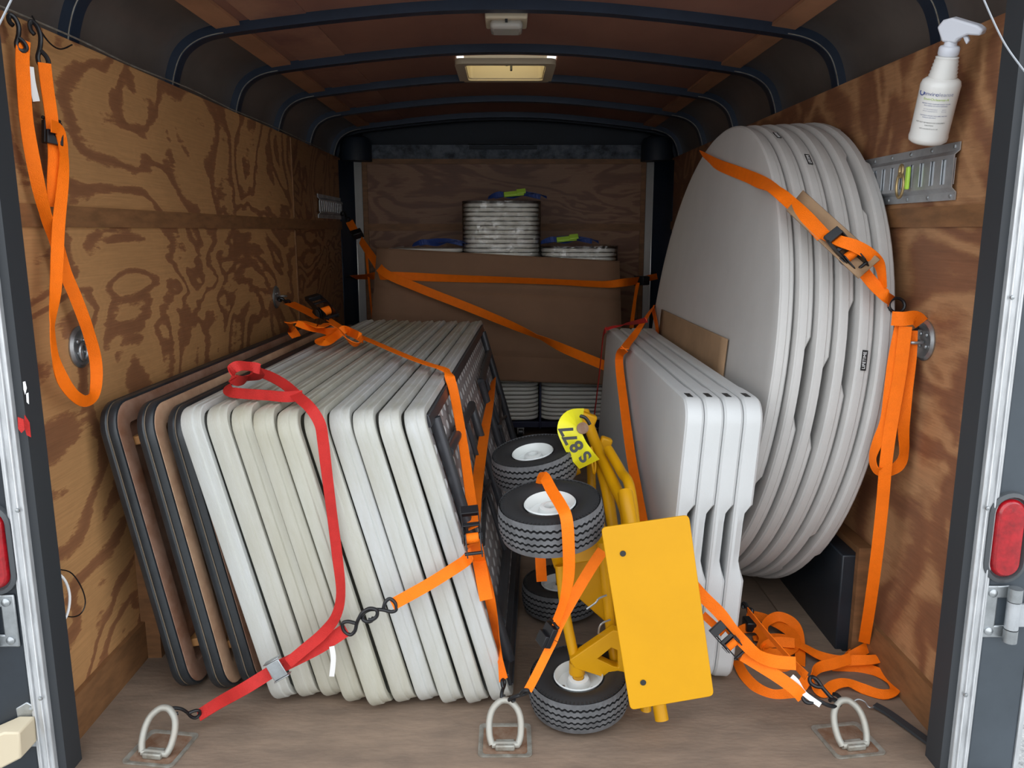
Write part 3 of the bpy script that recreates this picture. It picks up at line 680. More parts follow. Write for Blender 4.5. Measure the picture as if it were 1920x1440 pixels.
for x in(-.58,.08,.10+.42):
    for y in(4.49,5.08):
        c=G(); c.tube([(x-.012,y,.036),(x+.012,y,.036)],.034,16).obj('caster','black_steel',e,smooth=True)
        G().box((x,y,.062),(.04,.045,.008)).box((x-.017,y,.045),(.003,.02,.035)).box((x+.017,y,.045),(.003,.02,.035)).obj('caster_fork','zinc',e)
# blue and lime tie-downs lying on the stacks
def small_strap(x,y,z,label,lime=True,wd=.16):
    e=empty('cam_strap',(x,y,z),label,'strap','blue straps on the chair stacks')
    g=G(); g.ribbon([(x-wd,y,z+.004),(x-wd*.6,y-.02,z+.022),(x-.02,y,z+.008),(x+wd*.5,y-.015,z+.028),(x+wd,y,z+.006)],.03,nrm=V((0,-.6,1)),twist=[0,50,0,-40,0]); g.ribbon([(x-wd*.8,y+.03,z+.012),(x,y+.02,z+.03),(x+wd*.8,y+.03,z+.010)],.028,nrm=V((0,-1,.5)),twist=[30,-20,40]); g.obj('webbing','blue_web',e)
    if lime:
        T=fr((x-.02,y-.03,z+.024),(1,0,.1),(0,-.7,.7)); G().box((0,0,0),(.11,.03,.014),T).box((.04,.0,.012),(.05,.034,.008),T).obj('buckle','lime',e,bevel=.003,label='lime green buckle')
small_strap(.06,4.50,1.352,'blue strap with lime buckle on top of the tall wrapped chair stack')
small_strap(.35,4.50,1.110,'blue strap with lime buckle on top of the low right chair stack')
small_strap(-.36,4.50,1.096,'dark blue strap on the left chair stack peeking over the cardboard',lime=False)
# large bent cardboard
def card(tl,tr,bl,br,name,mt,label,th=.005,bow=.0,folds=(),par=None,nx=14,nz=56):
    tl,tr,bl,br=map(V,(tl,tr,bl,br)); n=(tr-tl).cross(bl-tl).normalized(); vs=[];fs=[]
    if n.y>0: n=-n
    for k in range(nz+1):
        for i in range(nx+1):
            u=i/nx;v=k/nz; p=tl.lerp(tr,u).lerp(bl.lerp(br,u),v); b=bow*math.sin(math.pi*u)*v
            for fv,fd in folds: b+=fd*max(0,1-abs(v-fv)/.035)
            vs.append(p+n*b)
    m=nx+1
    for k in range(nz):
        for i in range(nx): fs.append((k*m+i,k*m+i+1,(k+1)*m+i+1,(k+1)*m+i))
    o=G().add(vs,fs).obj(name,mt,par,smooth=True,label=label,cat=None if par else 'cardboard',ang=25)
    md=o.modifiers.new('s','SOLIDIFY'); md.thickness=th; md.offset=0; return o
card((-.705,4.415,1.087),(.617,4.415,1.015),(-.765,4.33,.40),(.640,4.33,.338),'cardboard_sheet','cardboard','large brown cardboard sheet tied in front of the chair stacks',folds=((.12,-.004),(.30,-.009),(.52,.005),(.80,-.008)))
tf_n=V((-math.cos(.021)*math.cos(.108),-math.sin(.021)*math.cos(.108),math.sin(.108)))
fp=c0+V((0,0,.758))+tf_n*.006
q=[onp(x,y,fp,tf_n) for x,y in((1241,580),(1364,636),(1236,634),(1356,716))]
q[2]=q[0]+V((0,0,-.19))-tf_n*0; q[3]=q[1]+V((-.01,0,-.19))
q[2]=onp(1232,668,fp,tf_n); q[3]=onp(1350,745,fp,tf_n)
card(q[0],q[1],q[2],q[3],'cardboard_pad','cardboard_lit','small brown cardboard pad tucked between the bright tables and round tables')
# ---------------------------------------------------------------- hooks and buckles
HOOK=[(.36,.02),(.22,.24),(.07,.27),(0,0),(.07,-.27),(.22,-.24),(.37,-.03),(.50,.10),(.68,.24),(.88,.24),(1,.04),(.93,-.16),(.80,-.21),(.71,-.12)]
def hook(name,A,B,parent,r=.0036,mt='black_steel',wdt=.42,flip=1,nrm=None):
    A=V(A);B=V(B);L=(B-A).length; t=(B-A)/L; n=V(nrm) if nrm else (CC-A).normalized(); s=t.cross(n).normalized(); n2=s.cross(t)
    P=[A+t*u*L+s*v*L*wdt*flip+n2*(.004*math.sin(i)) for i,(u,v) in enumerate(HOOK)]
    return G().tube(smoothpts(P,5),r,8).obj(name,mt,parent,smooth=True)
def ratchet(o,t,n,parent,s=1.0,mt='black_steel',web='orange_web'):
    T=fr(o,t,n); g=G()
    for y in(-.016,.016): g.poly([T@V((a*s,y*s,b*s)) for a,b in((-.045,-.004),(-.03,.016),(.0,.022),(.03,.012),(.045,-.004),(.03,-.010),(-.03,-.010))],(T.to_3x3()@V((0,.003,0))))
    g.tube([T@V((-.005*s,-.020*s,.006*s)),T@V((-.005*s,.020*s,.006*s))],.008*s,10); g.tube([T@V((.036*s,-.02*s,0)),T@V((.036*s,.02*s,0))],.004*s,8); g.obj('ratchet_body',mt,parent)
    g=G()
    for y in(-.020,.0175): g.poly([T@V((a*s,y*s,b*s)) for a,b in((-.066,.030),(-.050,.038),(-.010,.026),(.012,.016),(.014,-.002),(0,-.008),(-.012,.004),(-.055,.022))],(T.to_3x3()@V((0,.0025*s,0))))
    g.box((-.056*s,0,.031*s),(.022*s,.040*s,.012*s),T).box((-.022*s,0,.026*s),(.010*s,.036*s,.004*s),T); g.obj('ratchet_handle',mt,parent,bevel=.0015)
    g=G()
    for y in(-.0225,.0215):
        for k in range(12): g.box((.008*s*math.cos(k*.5236),y*s,.006*s+.008*s*math.sin(k*.5236)),(.004*s,.0015*s,.004*s),T)
        g.tube([T@V((0,y*s-.0008,.006*s)),T@V((0,y*s+.0008,.006*s))],.0085*s,14)
    g.obj('ratchet_wheel','dark_steel',parent); G().tube([T@V((0,-.014*s,.006*s)),T@V((0,.014*s,.006*s))],.0115*s,14).obj('webbing_roll',web,parent,smooth=True,label='orange webbing rolled on the spool')
def cam_buckle(o,t,n,parent,s=1.0,mt='black_steel'):
    T=fr(o,t,n); g=G().box((0,0,.003*s),(.050*s,.038*s,.014*s),T).box((.012*s,0,.014*s),(.030*s,.034*s,.010*s),T); g.tube([T@V((-.03*s,-.02*s,0)),T@V((-.03*s,.02*s,0))],.004*s,8); g.obj('buckle',mt,parent,bevel=.003)
def strap(name,loc,label,group=None): return empty(name,loc,label,'strap',group)
OG='orange ratchet straps holding the load'
def web(e,P,w=.027,mt='orange_web',tw=None,nrm=None,name='webbing',sub=6): return G().ribbon(P,w,nrm,tw,sub=sub).obj(name,mt,e,smooth=True,ang=40)
# hanging strap at top left
XL=-.985
e=strap('hanging_strap',at(60,120,X=XL),'long orange strap hanging in a loop from two black hooks on left wall')
P=[at(x,y,X=X_) for x,y,X_ in((44,75,XL),(42,110,XL),(44,150,XL),(50,230,XL),(66,320,XL),(85,400,XL),(104,450,XL),(122,510,XL),(143,560,XL+.005),(165,620,XL+.01),(180,680,XL+.01),(178,735,XL+.01),(162,752,XL+.015),(140,742,XL+.02),(118,712,XL+.02),(104,670,XL+.02),(98,610,XL+.02),(104,545,XL+.02),(107,480,XL+.02),(110,420,XL+.02),(118,340,XL+.02),(120,290,XL+.02),(112,246,XL+.02),(96,236,XL+.02))]
web(e,P,.0265,nrm=V((1,-.75,0)),tw=[0,0,0,0,25,60,40,10,20,45,30,0,0,10,0,40,50,10,0,0,10,30,15,0])
web(e,[at(x,y,X=XL+.005) for x,y in((83,118),(88,160),(96,215),(99,250),(102,290),(100,350),(103,388))],.0265,nrm=V((1,-.75,0)))
hook('hook',at(43,96,X=XL),at(20,28,X=XL-.01),e,r=.0048,wdt=.36,nrm=V((1,-.7,0))); hook('hook',at(84,125,X=XL),at(60,40,X=XL-.01),e,r=.0048,wdt=.33,nrm=V((1,-.7,0)))
cam_buckle(at(96,250,X=XL-.002),at(96,280,X=XL)-at(96,250,X=XL),V((1,-.7,0)),e)
web(e,[at(x,y,X=XL+.008) for x,y in((56,125),(60,155),(68,190))],.014,'tag_white',nrm=V((1,-.75,0)),name='tag')
# main left strap (wall ring, over the tables, down to the centre floor ring)
e=strap('cargo_strap',at(600,590,Y=3.3),'orange strap from far left wall ring over the white tables to the middle ring',OG)
A=run([(543,568),(575,583),(600,596)],3.50,3.30); web(e,A,.05,nrm=V((.3,-.5,1)))
hook('hook',A[0],at(522,560,X=-.99),e,r=.006,wdt=.5)
ratchet(at(610,592,Y=3.25)+V((0,0,.01)),A[2]-A[0],V((.2,-.6,1)),e,1.5)
P=[at(615,598,Y=3.22),at(650,620,Y=3.02)]+[at(x,y,Z=z) for x,y,z in((690,637,.800),(760,667,.788),(800,682,.784),(832,692,.782))]
tp=P[-1]; web(e,P+[tp+V((.022,-.01,-.018))],.030,nrm=V((.1,-.1,1)))
fn=(mm9.to_3x3()@V((1,0,0))).normalized(); f0=mm9@V((h+.018,0,.4))
Dn=[onp(843,706,f0,fn),onp(852,740,f0,fn),onp(868,830,f0,fn),onp(882,930,f0,fn),onp(888,985,f0,fn)]
web(e,[tp+V((.018,0,-.008))]+Dn,.030,tw=[-30,-20,-30,-35,-30,0,0])
bk=onp(886,1012,f0+fn*.02,fn); ratchet(bk,Dn[-1]-Dn[-2],(CC-bk),e,1.05)
P=[bk+V((0,0,-.01)),onp(903,1060,f0,fn),onp(918,1120,f0,fn),at(930,1190,Y=1.88),at(938,1240,Y=1.80),at(944,1275,Y=1.76)]
web(e,P,.028,tw=[10,20,25,60,66,40]); hook('hook',P[-1],RC+V((-.006,0,.004)),e,r=.0045,wdt=.2)
# strap going to the far side of the same face
e=strap('cargo_strap',onp(920,740,f0,fn),'orange strap crossing the dark table frame behind the ratchet',OG)
P=[onp(x,y,f0,fn) for x,y in((925,712),(918,760),(908,815),(900,870),(893,930),(889,990))]; web(e,P,.032,'orange_web2',tw=[60,30,10,0,20,30])
P=[onp(889,990,f0,fn)+V((0,0,-.02)),onp(898,1050,f0,fn),onp(912,1125,f0,fn)]; web(e,P,.032,tw=[10,0,0],name='loose_end')
# orange to red joined strap in front of the table ends
e=strap('cargo_strap',at(800,1095,Y=1.755),'short orange strap crossing the white table ends to the linked hooks',OG)
P=[bk+V((-.002,-.01,-.03)),at(872,1052,Y=1.785),at(845,1070,Y=1.770),at(800,1098,Y=1.763),at(735,1134,Y=1.755)]; web(e,P,.028,tw=[40,10,0,0,0])
hook('hook',P[-1]+V((.008,0,.004)),at(680,1162,Y=1.750),e,r=.0045,wdt=.62)
e=strap('red_strap',at(600,1200,Y=1.755),'red strap across the white table ends, hooked to the left floor ring')
A=at(650,1180,Y=1.755); hook('hook',A+V((-.006,0,-.003)),at(706,1146,Y=1.740),e,r=.0045,wdt=.58,flip=-1)
web(e,[A,at(600,1212,Y=1.755),at(545,1240,Y=1.750),at(520,1252,Y=1.745)],.032,'red_web')
web(e,[at(505,1262,Y=1.743),at(460,1290,Y=1.725),at(410,1318,Y=1.75),at(372,1342,Y=1.735)],.030,'red_web',tw=[0,10,20,30])
hook('hook',at(374,1340,Y=1.735),RL+V((.012,0,.0)),e,r=.004,wdt=.36)
T=fr(at(520,1254,Y=1.730),at(540,1244,Y=1.730)-at(500,1266,Y=1.730),V((0,-1,.1)))
G().box((0,0,.006),(.036,.044,.004),T).box((0,-.024,.0),(.042,.003,.020),T).box((0,.024,.0),(.042,.003,.020),T).tube([T@V((-.016,-.022,-.004)),T@V((-.016,.022,-.004))],.005,8).obj('buckle','zinc',e,bevel=.002,label='bright steel cam buckle')
zt=.79
P=[at(540,1243,Y=1.735),at(570,1218,Y=1.740),at(605,1188,Y=1.745),at(630,1155,Y=1.745),at(639,1110,Y=1.755),at(632,1040,Y=1.770),at(622,960,Y=1.780),at(612,880,Y=1.785),at(606,830,Y=1.785),at(600,795,Y=1.780),at(582,765,Y=1.795)]
P+=[at(x,y,Z=z) for x,y,z in((560,745,.79),(535,722,.80),(505,705,.812),(478,696,.815))]
web(e,P,.026,'red_web',tw=[0,0,10,30,40,25,30,20,0,0,-10,10,20,20,30])
P=[at(x,y,Z=z) for x,y,z in((478,696,.815),(462,712,.805),(440,712,.83),(434,695,.85),(448,686,.86),(472,688,.85),(488,694,.84),(480,706,.815),(450,712,.80),(428,722,.79),(430,734,.785),(455,738,.785),(500,741,.785),(535,744,.785),(566,742,.79))]
web(e,P,.026,'red_web',nrm=V((.1,-.5,1)),tw=[30,60,80,60,40,40,50,60,50,40,30,60,70,60,40],name='loose_end')
web(e,[at(x,y,Y=1.745) for x,y in((622,1212),(625,1235),(622,1268))],.012,'tag_white',name='tag')
# loose bundle of the left wall strap
e=strap('strap_tail',at(620,620,Z=.80),'loose orange strap end heaped on the brown tables by left wall')
P=[at(x,y,Z=z) for x,y,z in((616,606,.84),(600,612,.85),(570,604,.86),(542,606,.86),(545,616,.83),(556,632,.80))]; web(e,P,.034,nrm=V((.2,-.5,1)),tw=[10,10,20,30,60,0])
P=[at(x,y,Z=z) for x,y,z in((556,606,.86),(585,616,.84),(610,622,.82),(630,622,.82),(618,630,.81),(598,640,.80),(612,642,.80),(630,630,.81),(645,618,.83),(655,622,.82),(672,630,.82),(679,638,.80),(668,646,.79),(650,636,.81),(640,622,.83),(622,608,.85))]
web(e,P,.030,nrm=V((.2,-.6,1)),tw=[0,10,20,40,20,0,10,20,40,60,70,70,60,60,50,30])
# ---------------------------------------------------------------- straps at the front wall
e=strap('cargo_strap',at(700,470,Y=4.3),'orange strap running diagonally down from the far left track across the cardboard',OG)
P=[at(655,415,Y=4.85),at(664,432,Y=4.75)]; web(e,P,.045,'orange_web2'); hook('hook',P[0],at(640,398,X=-.995),e,r=.006)
cam_buckle(at(670,440,Y=4.7),P[1]-P[0],V((.2,-1,.2)),e,1.6)
P=run([(676,450),(700,485),(722,512),(780,540),(880,577),(960,610),(1010,632),(1060,655),(1116,678)],4.65,3.50); P=[at(x,y,Y=yy) for (x,y),yy in zip([(676,450),(700,485),(722,512),(780,538),(880,577),(960,610),(1010,632),(1060,655),(1150,692)],(4.66,4.48,4.36,4.30,4.24,4.15,4.05,3.85,3.62))]
web(e,P,.045,'orange_web2',tw=[40,20,0,0,10,35,70,20,0])
web(e,[at(x,y,Y=yy) for x,y,yy in((686,468,4.6),(692,530,4.58),(698,598,4.55))],.02,'orange_web2',tw=[50,60,70],name='loose_end')
e=strap('cargo_strap',at(950,520,Y=4.3),'orange strap stretched level across the big cardboard sheet',OG)
P=[at(x,y,Y=yy) for x,y,yy in((662,520,4.95),(690,519,4.60),(712,517,4.39),(760,518,4.375),(850,522,4.36),(950,525,4.35),(1050,529,4.34),(1130,533,4.34),(1168,530,4.36),(1196,526,4.55))]
web(e,P,.044,'orange_web2',tw=[60,50,10,0,30,45,50,40,10,30]); hook('hook',P[0],at(650,519,X=-.99),e,r=.005)
web(e,[at(x,y,Y=yy) for x,y,yy in((1208,523,4.65),(1232,518,4.80))],.035,'orange_web2'); cam_buckle(at(1203,526,Y=4.6),V((1,.3,0)),V((0,-1,0)),e,1.4)
web(e,[at(x,y,Y=yy) for x,y,yy in((1196,530,4.55),(1190,565,4.54),(1184,615,4.52))],.03,'orange_web2',tw=[50,60,40],name='loose_end')
# ---------------------------------------------------------------- straps round the bright tables
m0=RM[0]; n0=(m0.to_3x3()@V((-1,0,0))).normalized(); p0=m0@V((-h2-.004,0,.4)); p00=m0@V((-h2-.002,0,.4))
e=strap('cargo_strap',at(1180,640,Z=.78),'orange strap over the four bright white tables and down their smooth face',OG)
cr1=at(1171,654,Z=.776); 
P=[onp(1224,576,fp,tf_n),at(1205,605,Z=.82),at(1188,630,Z=.785),at(1176,645,Z=.779),cr1]; web(e,P,.030,nrm=V((0,-.2,1)),tw=[50,30,0,0,0])
P=[cr1,onp(1172,675,p0,n0),onp(1182,760,p0,n0),onp(1195,850,p0,n0),onp(1206,910,p0,n0),onp(1218,972,p0,n0),onp(1236,1060,p0,n0),onp(1258,1110,p0,n0)]; web(e,[p+n0*.022 if 0<i<7 else p for i,p in enumerate(P)],.030,tw=[0,20,0,0,0,0,0,0])
web(e,[onp(x,y,fp,tf_n) for x,y in((1224,578),(1230,605),(1235,634))],.034,nrm=tf_n)
e=strap('red_strap',at(1130,620,Z=.79),'thin dark red strap round the far end of the bright white tables')
P=[at(1212,600,Z=.86),at(1180,607,Z=.80),at(1150,613,Z=.785),at(1136,618,Z=.776)]; web(e,P,.020,'red_web',nrm=V((0,-.3,1)),tw=[60,30,0,0])
web(e,[P[-1]]+[onp(x,y,p00,n0) for x,y in((1131,630),(1126,680),(1118,750),(1110,810),(1104,870))],.026,'red_web',nrm=n0)
# ---------------------------------------------------------------- strap round the round tables
e=strap('cargo_strap',at(1500,400,Y=2.3),'orange strap over the round tables with ratchet on a cardboard pad',OG)
fpp=c0+V((0,0,.758))+tf_n*.004
P=[onp(x,y,fpp,tf_n) for x,y in((1316,290),(1345,308),(1380,322),(1408,333))]
# over the rims: a path on the cylinder of the stack
def rimpt(x,y,lift=.008):
    "point on the stack's round side seen at x,y"
    d=ray(x,y); ax=(c1-c0+V((0,0,0))); ax=V((ax.x,ax.y,-.02)).normalized(); c=c0+V((0,0,.762)); Rr=.762+lift
    # ray-cylinder
    oc=CC-c; dd=d-ax*d.dot(ax); oo=oc-ax*oc.dot(ax); a=dd.dot(dd); b=2*dd.dot(oo); q=oo.dot(oo)-Rr*Rr; ds=b*b-4*a*q
    t=(-b-math.sqrt(max(ds,0)))/(2*a); return CC+d*t
def rimn(p):
    ax=V((c1.x-c0.x,c1.y-c0.y,-.02)).normalized(); q=p-(c0+V((0,0,.762))); return (q-ax*q.dot(ax)).normalized()
Q=[rimpt(x,y,l) for x,y,l in((1450,354,.012),(1480,378,.040),(1510,406,.058),(1545,444,.066))]
web(e,P+Q,.038,nrm=[tf_n]*3+[(tf_n*2+rimn(Q[0])).normalized()]+[rimn(p) for p in Q],tw=[40,10,0,20,0,0,0,0])
pk=rimpt(1592,482,.060); nk=rimn(pk); ratchet(pk,rimpt(1620,510,.03)-rimpt(1560,455,.03),nk,e,1.05)
Q=[rimpt(x,y,l) for x,y,l in((1545,440,.066),(1575,452,.092),(1605,462,.088),(1632,478,.07),(1650,500,.04),(1656,540,.02))]; web(e,Q,.030,nrm=[rimn(p) for p in Q],tw=[0,0,20,40,60,70],name='loose_end')
Q=[rimpt(1615,505,.025),rimpt(1640,535,.018),rimpt(1662,556,.02),at(1671,566,Y=2.02)]; web(e,Q,.030,nrm=[rimn(p) for p in Q[:3]]+[V((-.3,-1,0))])
k0=at(1673,568,Y=2.01); kk=at(1697,600,Y=1.955)
G().tube([k0+V((.020*math.cos(R(a))-.0+.012,.004*math.sin(R(a)),.018*math.sin(R(a))-.006)) for a in range(0,360,24)],.0042,8,closed=True).obj('hook','black_steel',e,smooth=True)
G().tube([kk+V((.020*math.cos(R(a))+.014,.004*math.sin(R(a)),.014*math.sin(R(a))-.014)) for a in range(0,360,24)],.0042,8,closed=True).obj('hook','black_steel',e,smooth=True)
# cardboard under it
q=[rimpt(*p,.014) for p in((1506,357),(1646,487),(1475,394),(1608,522))]; mid=[(q[0]+q[2])/2,(q[1]+q[3])/2]
def vee(a,b,c,d,label):
    g=G();n=rimn((a+d)/2); vs=[]; N=8
    for i in range(N+1):
        u=i/N
        for j in range(5):
            v=j/4; p=rimpt(lerp(lerp(1506,1475,v),lerp(1650,1610,v),u),lerp(lerp(357,394,v),lerp(487,522,v),u),.028+.020*u+(.05*abs(v-.42)))
            vs.append(p)
    fs=[(i*5+j,i*5+j+1,i*5+j+6,i*5+j+5) for i in range(N) for j in range(4)]
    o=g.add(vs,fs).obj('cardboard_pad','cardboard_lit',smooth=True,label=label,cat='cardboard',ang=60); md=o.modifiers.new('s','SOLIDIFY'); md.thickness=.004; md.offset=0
vee(*q,'creased cardboard strip under the strap on the round table rims')
# knot and hanging tails
e=strap('strap_tail',kk,'orange strap knotted at right wall ring, its loops hanging to the floor')
web(e,[at(x,y,Y=yy) for x,y,yy in((1672,597,1.93),(1694,598,1.915),(1716,596,1.92),(1728,606,1.93))],.034,name='knot')
web(e,[at(x,y,Y=yy) for x,y,yy in((1690,612,1.93),(1678,670,1.925),(1670,730,1.92),(1662,790,1.92),(1645,830,1.92),(1636,858,1.92),(1642,880,1.915),(1660,884,1.91),(1684,874,1.91),(1695,850,1.91),(1694,800,1.91),(1698,740,1.915),(1706,670,1.92),(1708,620,1.93))],.030,tw=[0,10,0,10,40,60,60,30,30,50,30,0,0,0])
web(e,[at(x,y,Y=yy) for x,y,yy in((1698,612,1.915),(1690,680,1.91),(1684,720,1.91),(1672,790,1.905),(1662,860,1.90),(1654,950,1.92),(1644,1040,1.94),(1632,1130,1.985),(1620,1205,2.045))],.029,tw=[0]*9)
# heap on the floor
def heap(P,w=.029,mt='orange_web',tw=None,name='webbing',e=None): 
    Q=[at(x,y,Z=z) for x,y,z in P]; return web(e,Q,w,mt,nrm=V((0,-.45,1)),tw=tw,name=name)
UP=V((0,-.75,.8))
def heap(P,w=.028,tw=None): return web(e,[at(x,y,Z=z) for x,y,z in P],w,'orange_web',nrm=UP,tw=tw,name='webbing')
heap([(1612,1214,.010),(1592,1232,.014),(1612,1222,.030),(1640,1208,.034),(1660,1212,.036),(1661,1228,.038),(1640,1236,.036),(1605,1238,.030),(1570,1238,.024),(1535,1228,.022),(1505,1212,.024),(1470,1198,.024),(1440,1196,.016),(1412,1197,.010)],tw=[0,20,10,0,30,60,20,0,0,10,25,0,20,50])
heap([(1560,1248,.016),(1600,1250,.010),(1640,1258,.009),(1672,1276,.012),(1678,1294,.014),(1655,1302,.010),(1620,1292,.010),(1590,1280,.018),(1565,1284,.014),(1545,1298,.012),(1530,1290,.016),(1524,1268,.022),(1535,1252,.028),(1565,1244,.030),(1595,1234,.034)],tw=[20,10,0,20,50,15,0,30,20,0,30,60,30,0,20])
heap([(1400,1152,.030),(1430,1158,.034),(1462,1172,.034),(1488,1192,.030),(1490,1214,.018),(1468,1224,.014),(1440,1222,.012),(1430,1212,.018),(1455,1204,.030),(1490,1206,.034)],tw=[0,10,10,30,50,10,20,60,20,0])
heap([(1434,1190,.020),(1436,1168,.044),(1458,1156,.056),(1482,1164,.054),(1496,1182,.040),(1500,1212,.016),(1500,1246,.006)],tw=[30,40,20,20,40,20,0])
heap([(1380,1196,.010),(1392,1180,.020),(1418,1178,.030),(1432,1196,.026),(1424,1222,.012),(1440,1246,.008),(1468,1252,.008),(1482,1240,.012)],tw=[20,40,20,30,60,30,10,20])
# ---------------------------------------------------------------- strap from behind the plate to the right floor ring
e=strap('cargo_strap',at(1380,1200,Y=1.75),'orange strap from behind the yellow plate to the right floor ring, with ratchet',OG)
P=[at(x,y,Y=yy) for x,y,yy in((1290,1085,1.86),(1316,1116,1.83),(1350,1150,1.80),(1372,1180,1.78),(1395,1205,1.75),(1420,1228,1.735),(1452,1240,1.73),(1492,1244,1.725))]
web(e,P,.030,tw=[20,10,0,0,10,30,10,0])
ra=at(1370,1206,Y=1.765); ratchet(ra,at(1395,1235,Y=1.76)-at(1350,1185,Y=1.78),(CC-ra),e,.95)
web(e,[at(x,y,Y=yy) for x,y,yy in((1318,1152,1.84),(1335,1168,1.82),(1356,1188,1.79))],.018)
P=[at(x,y,Y=yy) for x,y,yy in((1392,1228,1.76),(1425,1248,1.74),(1460,1270,1.72),(1490,1292,1.70),(1505,1308,1.70))]; web(e,P,.029)
hook('hook',P[-1],RR_+V((-.012,-.004,.0)),e,r=.0048,wdt=.34); hook('hook',at(1518,1272,Y=1.73),RR_+V((-.004,.004,.0)),e,r=.0048,wdt=.3)
web(e,[at(x,y,Y=yy) for x,y,yy in((1484,1268,1.715),(1494,1278,1.71),(1508,1300,1.70),(1538,1322,1.69))],.012,'tag_white',name='tag')
web(e,[at(x,y,Z=z) for x,y,z in((1380,1235,.02),(1395,1265,.012),(1420,1290,.008),(1450,1303,.006),(1480,1300,.008),(1500,1290,.015),(1515,1268,.03))],.028,tw=[60,40,30,20,20,20,10],nrm=V((0,-.45,1)),name='loose_end')
web(e,[at(x,y,Y=yy) for x,y,yy in((1402,1145,1.98),(1440,1190,1.88),(1480,1235,1.80),(1512,1268,1.74))],.022,tw=[60,65,60,30])
hook('spare_hook',at(1410,1150,Y=1.98),at(1392,1132,Y=2.02),e,r=.005,wdt=.5)
G().box(at(1405,1170,Z=.03),(.03,.05,.03),rot=None).obj('spare_buckle','black_steel',e,bevel=.004)
# ---------------------------------------------------------------- yellow cart
e=empty('hand_cart',(.2,1.9,0),'yellow steel four-wheeled cart tipped on its side between the table stacks','cart')
CART=e
ax=V((-.085,-.02,.48)).normalized()
def wheel(c,r,wd,nm_,axis,face=1):
    T=fr(c,V((1,0,0)),axis) if 0 else None
    z=V(axis).normalized(); x=V((1,0,0)); x=(x-z*x.dot(z)).normalized(); y=z.cross(x)
    T=M(((x.x,y.x,z.x,c[0]),(x.y,y.y,z.y,c[1]),(x.z,y.z,z.z,c[2]),(0,0,0,1)))
    w2=wd/2; rr=r
    we=bpy.data.objects.new(nm_,None); COL.objects.link(we); we.parent=e; we.empty_display_size=.02
    n=120; prof=[(r*.50,w2*.72),(r*.60,w2*.95),(r*.78,w2*1.0),(r*.92,w2*.88)]
    # side walls
    full=[(r*.50,-w2*.72),(r*.60,-w2*.95),(r*.78,-w2),(r*.90,-w2*.92)]
    sd=G().lathe([(r*.46,w2*.60)]+prof,48,T,cap=False).lathe([(r*.46,-w2*.60)]+full,48,T,cap=False); sd.lathe([(r*.46,w2*.6),(r*.46,-w2*.6)],32,T,cap=False)
    # shoulder ribs
    for k in range(72):
        a=2*math.pi*k/72
        sd.box((r*.885,0,w2*.90),(r*.09,r*.030,w2*.07),T@M.Rotation(a,4,'Z'))
    sd.obj('tire_wall','tire_side',we,smooth=True)
    # tread with four zigzag grooves
    lv=[-.94,-.60,-.58,-.50,-.48,-.24,-.22,-.14,-.12,.14,.16,.24,.26,.52,.54,.62,.64,.94]
    gv=[0,0,1,1,0,0,1,1,0,0,1,1,0,0,1,1,0,0]
    N=208; vs=[];fs=[];K=len(lv)
    for i in range(N):
        a=2*math.pi*i/N; zz=(.036 if i%4 in(0,1) else -.036)
        for l,gd in zip(lv,gv):
            q=l+(zz if abs(l)<.9 else 0); crown=1-.055*l*l
            R_=r*crown*(.95 if gd else 1.0); vs.append((R_*math.cos(a),R_*math.sin(a),q*w2))
    for i in range(N):
        j=(i+1)%N
        for k in range(K-1): fs.append((i*K+k,j*K+k,j*K+k+1,i*K+k+1))
    tr=G().add(vs,fs,T).obj('tread','tire',we); tr.data.materials.append(MT['tire_groove'])
    for pl in tr.data.polygons:
        if pl.index%(K-1) in(1,2,3,5,6,7,9,10,11,13,14,15): pl.material_index=1
    rm=G().lathe([(r*.49,w2*.80),(r*.47,w2*.86),(r*.45,w2*.70),(r*.41,w2*.30),(r*.24,w2*.22),(r*.20,w2*.62),(r*.12,w2*.66),(r*.10,w2*.30)],36,T,cap=False).lathe([(r*.49,-w2*.80),(r*.45,-w2*.70),(r*.41,-w2*.2),(0,-w2*.2)],36,T,cap=False); rm.obj('rim','rim_white',we,smooth=True,label='white steel wheel rim')
    g=G(); g.lathe([(r*.11,-w2*.3),(r*.11,w2*.34),(r*.03,w2*.36),(0,w2*.36)],16,T); g.obj('bearing','dark_steel',we,smooth=True)
    g=G()
    for k in range(3): g.lathe([(.004,0),(.004,.005),(0,.006)],8,T@M.Rotation(R(120*k+200),4,'Z')@M.Translation((r*.33,0,w2*.26)))
    g.obj('wheel_bolt','zinc',we)
    return T
WR=.126
ax=V((-.17,-.05,.98)); ax.normalize()
wfb=V((.178,1.808,.066)); wft=at(1033,968,Y=1.80); wbb=V((.168,2.345,.062)); wbt=at(1002,868,Y=2.16)
axt=V((-.10,-.14,.98))
wheel(wfb,.125,.085,'wheel',V((-.06,-.10,.99))); wheel(wft,.126,.088,'wheel',V((-.09,-.13,.98))); wheel(wbb,.122,.085,'wheel',V((-.05,-.04,.99))); wheel(wbt,.120,.085,'wheel',V((-.16,-.12,.98)))
def yt(P,r,name='tube',mt='yellow_paint',sm=True): return G().tube(smoothpts(P,5) if sm and len(P)>2 else P,r,16).obj(name,mt,e,smooth=True)
yA=1.88
kn=at(1082,1252,Y=1.82)
yt([wfb+V((-.002,0,.03)),kn+V((0,0,-.02)),kn+V((0,0,.02))],.014,'spindle')
yt([kn,at(1062,1160,Y=1.84),at(1050,1060,Y=1.86)],.0125,'front_axle_tube')
yt([at(1050,1060,Y=1.90),wft+V((0,.02,-.05))],.016,'upper_spindle')
G().tube([kn+V((0,0,-.014)),kn+V((0,0,.016))],.020,16).obj('collar','yellow_paint',e,smooth=True)
